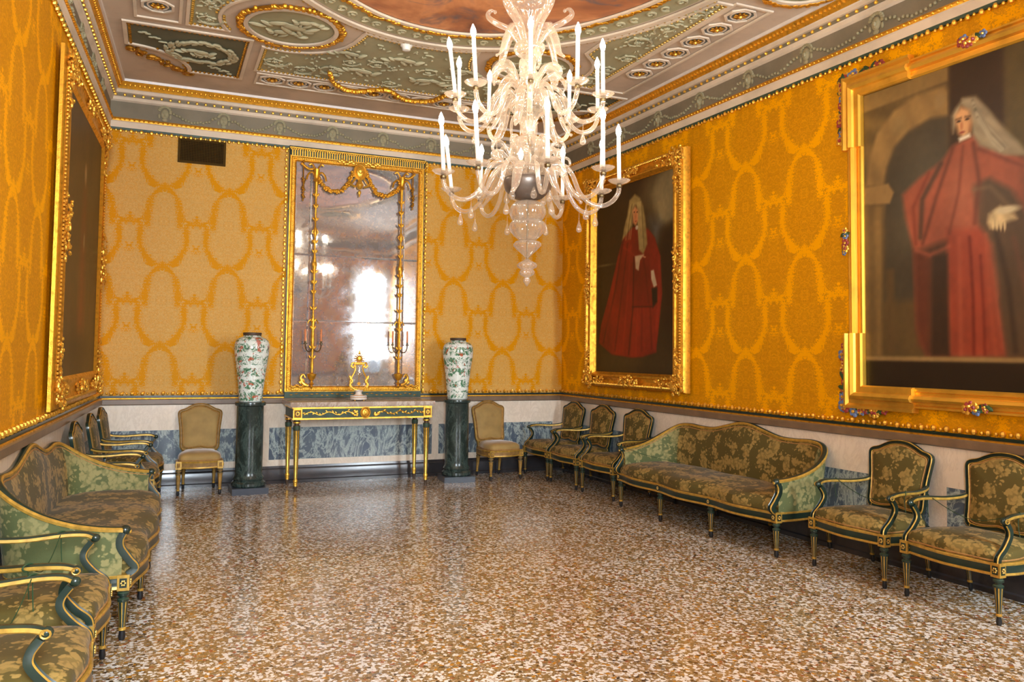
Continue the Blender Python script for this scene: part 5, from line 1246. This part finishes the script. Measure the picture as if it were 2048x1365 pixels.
def leaf(az_deg, pr, r, name='glass_leaf'):
    P = rpath([(q.x, q.z) for q in spline([(a, 0, b) for a, b in pr], 5)], math.radians(az_deg)); n = len(P)
    rs = [r*(.35+.65*math.sin(PI*min(1, (i+3)/(n+2)))**.8)*(1 if i < n*.8 else .8) for i in range(n)]
    mb = MB(); mb.tube(P, rs, 10, 0, flat=.5); mb.ball(P[-1], (rs[-1]*1.25,)*3, 0, 8, 6); return mb.build(name, M_GLASS, t, sharp=80)
for k in range(6):
    a = k*60+8
    leaf(a+25, [(.05, 3.70), (.10, 3.78), (.15, 3.84), (.23, 3.88), (.29, 3.93), (.27, 3.97), (.24, 3.96)], .036)
    leaf(a, [(.04, 3.74), (.08, 3.83), (.14, 3.83), (.19, 3.74), (.22, 3.64), (.26, 3.60)], .030)
    if k % 2 == 0: leaf(a+12, [(.06, 3.40), (.09, 3.50), (.14, 3.60), (.20, 3.60), (.25, 3.545), (.25, 3.50), (.215, 3.49)], .034)
    leaf(a-14, [(.06, 3.38), (.10, 3.48), (.17, 3.535), (.24, 3.51), (.27, 3.46), (.25, 3.42)], .028)
for k in range(7):
    a = k*51.4+14
    leaf(a, [(.09, 2.86), (.13, 2.94), (.17, 3.02), (.22, 3.04), (.25, 3.00), (.235, 2.965), (.215, 2.98)], .022)
    leaf(a+22, [(.10, 2.84), (.16, 2.90), (.22, 2.95), (.28, 2.94), (.29, 2.90), (.265, 2.89)], .018)
    leaf(a+10, [(.12, 2.83), (.19, 2.86), (.25, 2.80), (.30, 2.70), (.36, 2.63)], .036)
    leaf(a+8, [(.08, 3.36), (.15, 3.38), (.20, 3.30), (.22, 3.20), (.26, 3.12), (.29, 3.09)], .032)
    if k % 2 == 0: leaf(a+30, [(.08, 3.26), (.115, 3.20), (.12, 3.12), (.10, 3.04)], .020)
for k in range(10):
    for R_, z_, off in ((.46, 2.575, 0), (.38, 3.105, 18)):
        if k % 2 and R_ < .4: continue
        a = math.radians(k*36+off+12)
        MB().tube([(R_*math.cos(a), R_*math.sin(a), Z(z_+.035)), (R_*math.cos(a), R_*math.sin(a), Z(z_-.02))], .002, 5).lathe([(.002, -.02), (.006, -.035), (.014, -.06), (.020, -.08), (.018, -.098), (.008, -.106)], 14, (R_*math.cos(a), R_*math.sin(a), Z(z_))).build('glass_drop', M_GLASS, t, sharp=80)
for k in range(6):
    a = math.radians(k*60+20); R_ = .15
    MB().tube([(R_*math.cos(a), R_*math.sin(a), Z(2.79)), (R_*math.cos(a), R_*math.sin(a), Z(2.72))], .002, 5).lathe([(.002, .0), (.006, -.015), (.016, -.045), (.022, -.065), (.018, -.085), (.006, -.092)], 14, (R_*math.cos(a), R_*math.sin(a), Z(2.72))).build('glass_drop', M_GLASS, t, sharp=80)

# ------------------------------------------------------------ green cords barring the seats
def cord(pts, label):
    P = spline(pts, 8); mb = MB().tube(P, .003, 6)
    tag(mb.build('cord', M_CORD), label, 'cord')
def apt(side, s, dx, dpth, z):
    """a point beside a chair: dx along its front, dpth in front of its centre"""
    (x, y, _), rz = on_wall(side, s, dpth, z); v = Vector((math.cos(rz), math.sin(rz), 0))*dx; return (x+v.x, y+v.y, z)
def tied(side, s, off, label, hw=.322, zt_=.652, y0=.0):
    A = apt(side, s, -hw, off+.02, zt_+.004); B = apt(side, s, hw, off+.05, zt_+.004); c_ = apt(side, s, 0, off+.03, zt_-.10)
    P = spline([A, tuple((A[i]+c_[i])/2+(-.018 if i == 2 else 0) for i in range(3)), c_, tuple((B[i]+c_[i])/2+(-.018 if i == 2 else 0) for i in range(3)), B], 8)
    mb = MB().tube(P, .0025, 6)
    for q in (A, B):
        mb.tube([(q[0]+.020*math.cos(a)*abs(math.sin(on_wall(side, s)[1])), q[1]+.019*math.cos(a), q[2]-.012+.016*math.sin(a)) for a in [2*PI*k/12 for k in range(12)]], .004, 6, 0, closed=True)
        mb.tube(spline([q, (q[0], q[1]+.01, q[2]-.07), (q[0]+.006, q[1]+.004, q[2]-.15)], 5), .0025, 5)
    tag(mb.build('cord', M_CORD), label, 'cord', 'green cords tied across the seats')
tied('left', 4.33, .40, 'thin green cord tied across the arms of the armchair before the left-hand sofa')
tied('left', 3.50, .42, 'thin green cord tied across the arms of the armchair at the lower left edge')
tied('right', 3.655, .395, 'thin green cord tied across the arms of the armchair nearest the camera on the right')
tied('right', 4.46, .39, 'thin green cord tied across the arms of the armchair next to the right-hand sofa')
def sofa_cord(side, s, label):
    sg = 1
    A = apt(side, s, -1.12, .385+.34, .625); B = apt(side, s, -.60, .30, .50); Cc = apt(side, s, 0, .36, .56)
    P = spline([A, tuple(lerp(A[i], B[i], .5)-(.02 if i == 2 else 0) for i in range(3)), B], 8)
    tag(MB().tube(P, .0025, 6).tube([(A[0]+.03*math.cos(a), A[1], A[2]-.02+.03*math.sin(a)) for a in [2*PI*k/12 for k in range(12)]], .003, 5, 0, closed=True).build('cord', M_CORD), label, 'cord', 'green cords tied across the seats')
sofa_cord('right', 6.21, 'thin green cord tied to the far arm of the right-hand sofa')

for o in bpy.data.objects:
    if o.type == 'MESH' and o.parent is None and 'label' not in o and 'kind' not in o: print('UNTAGGED', o.name)
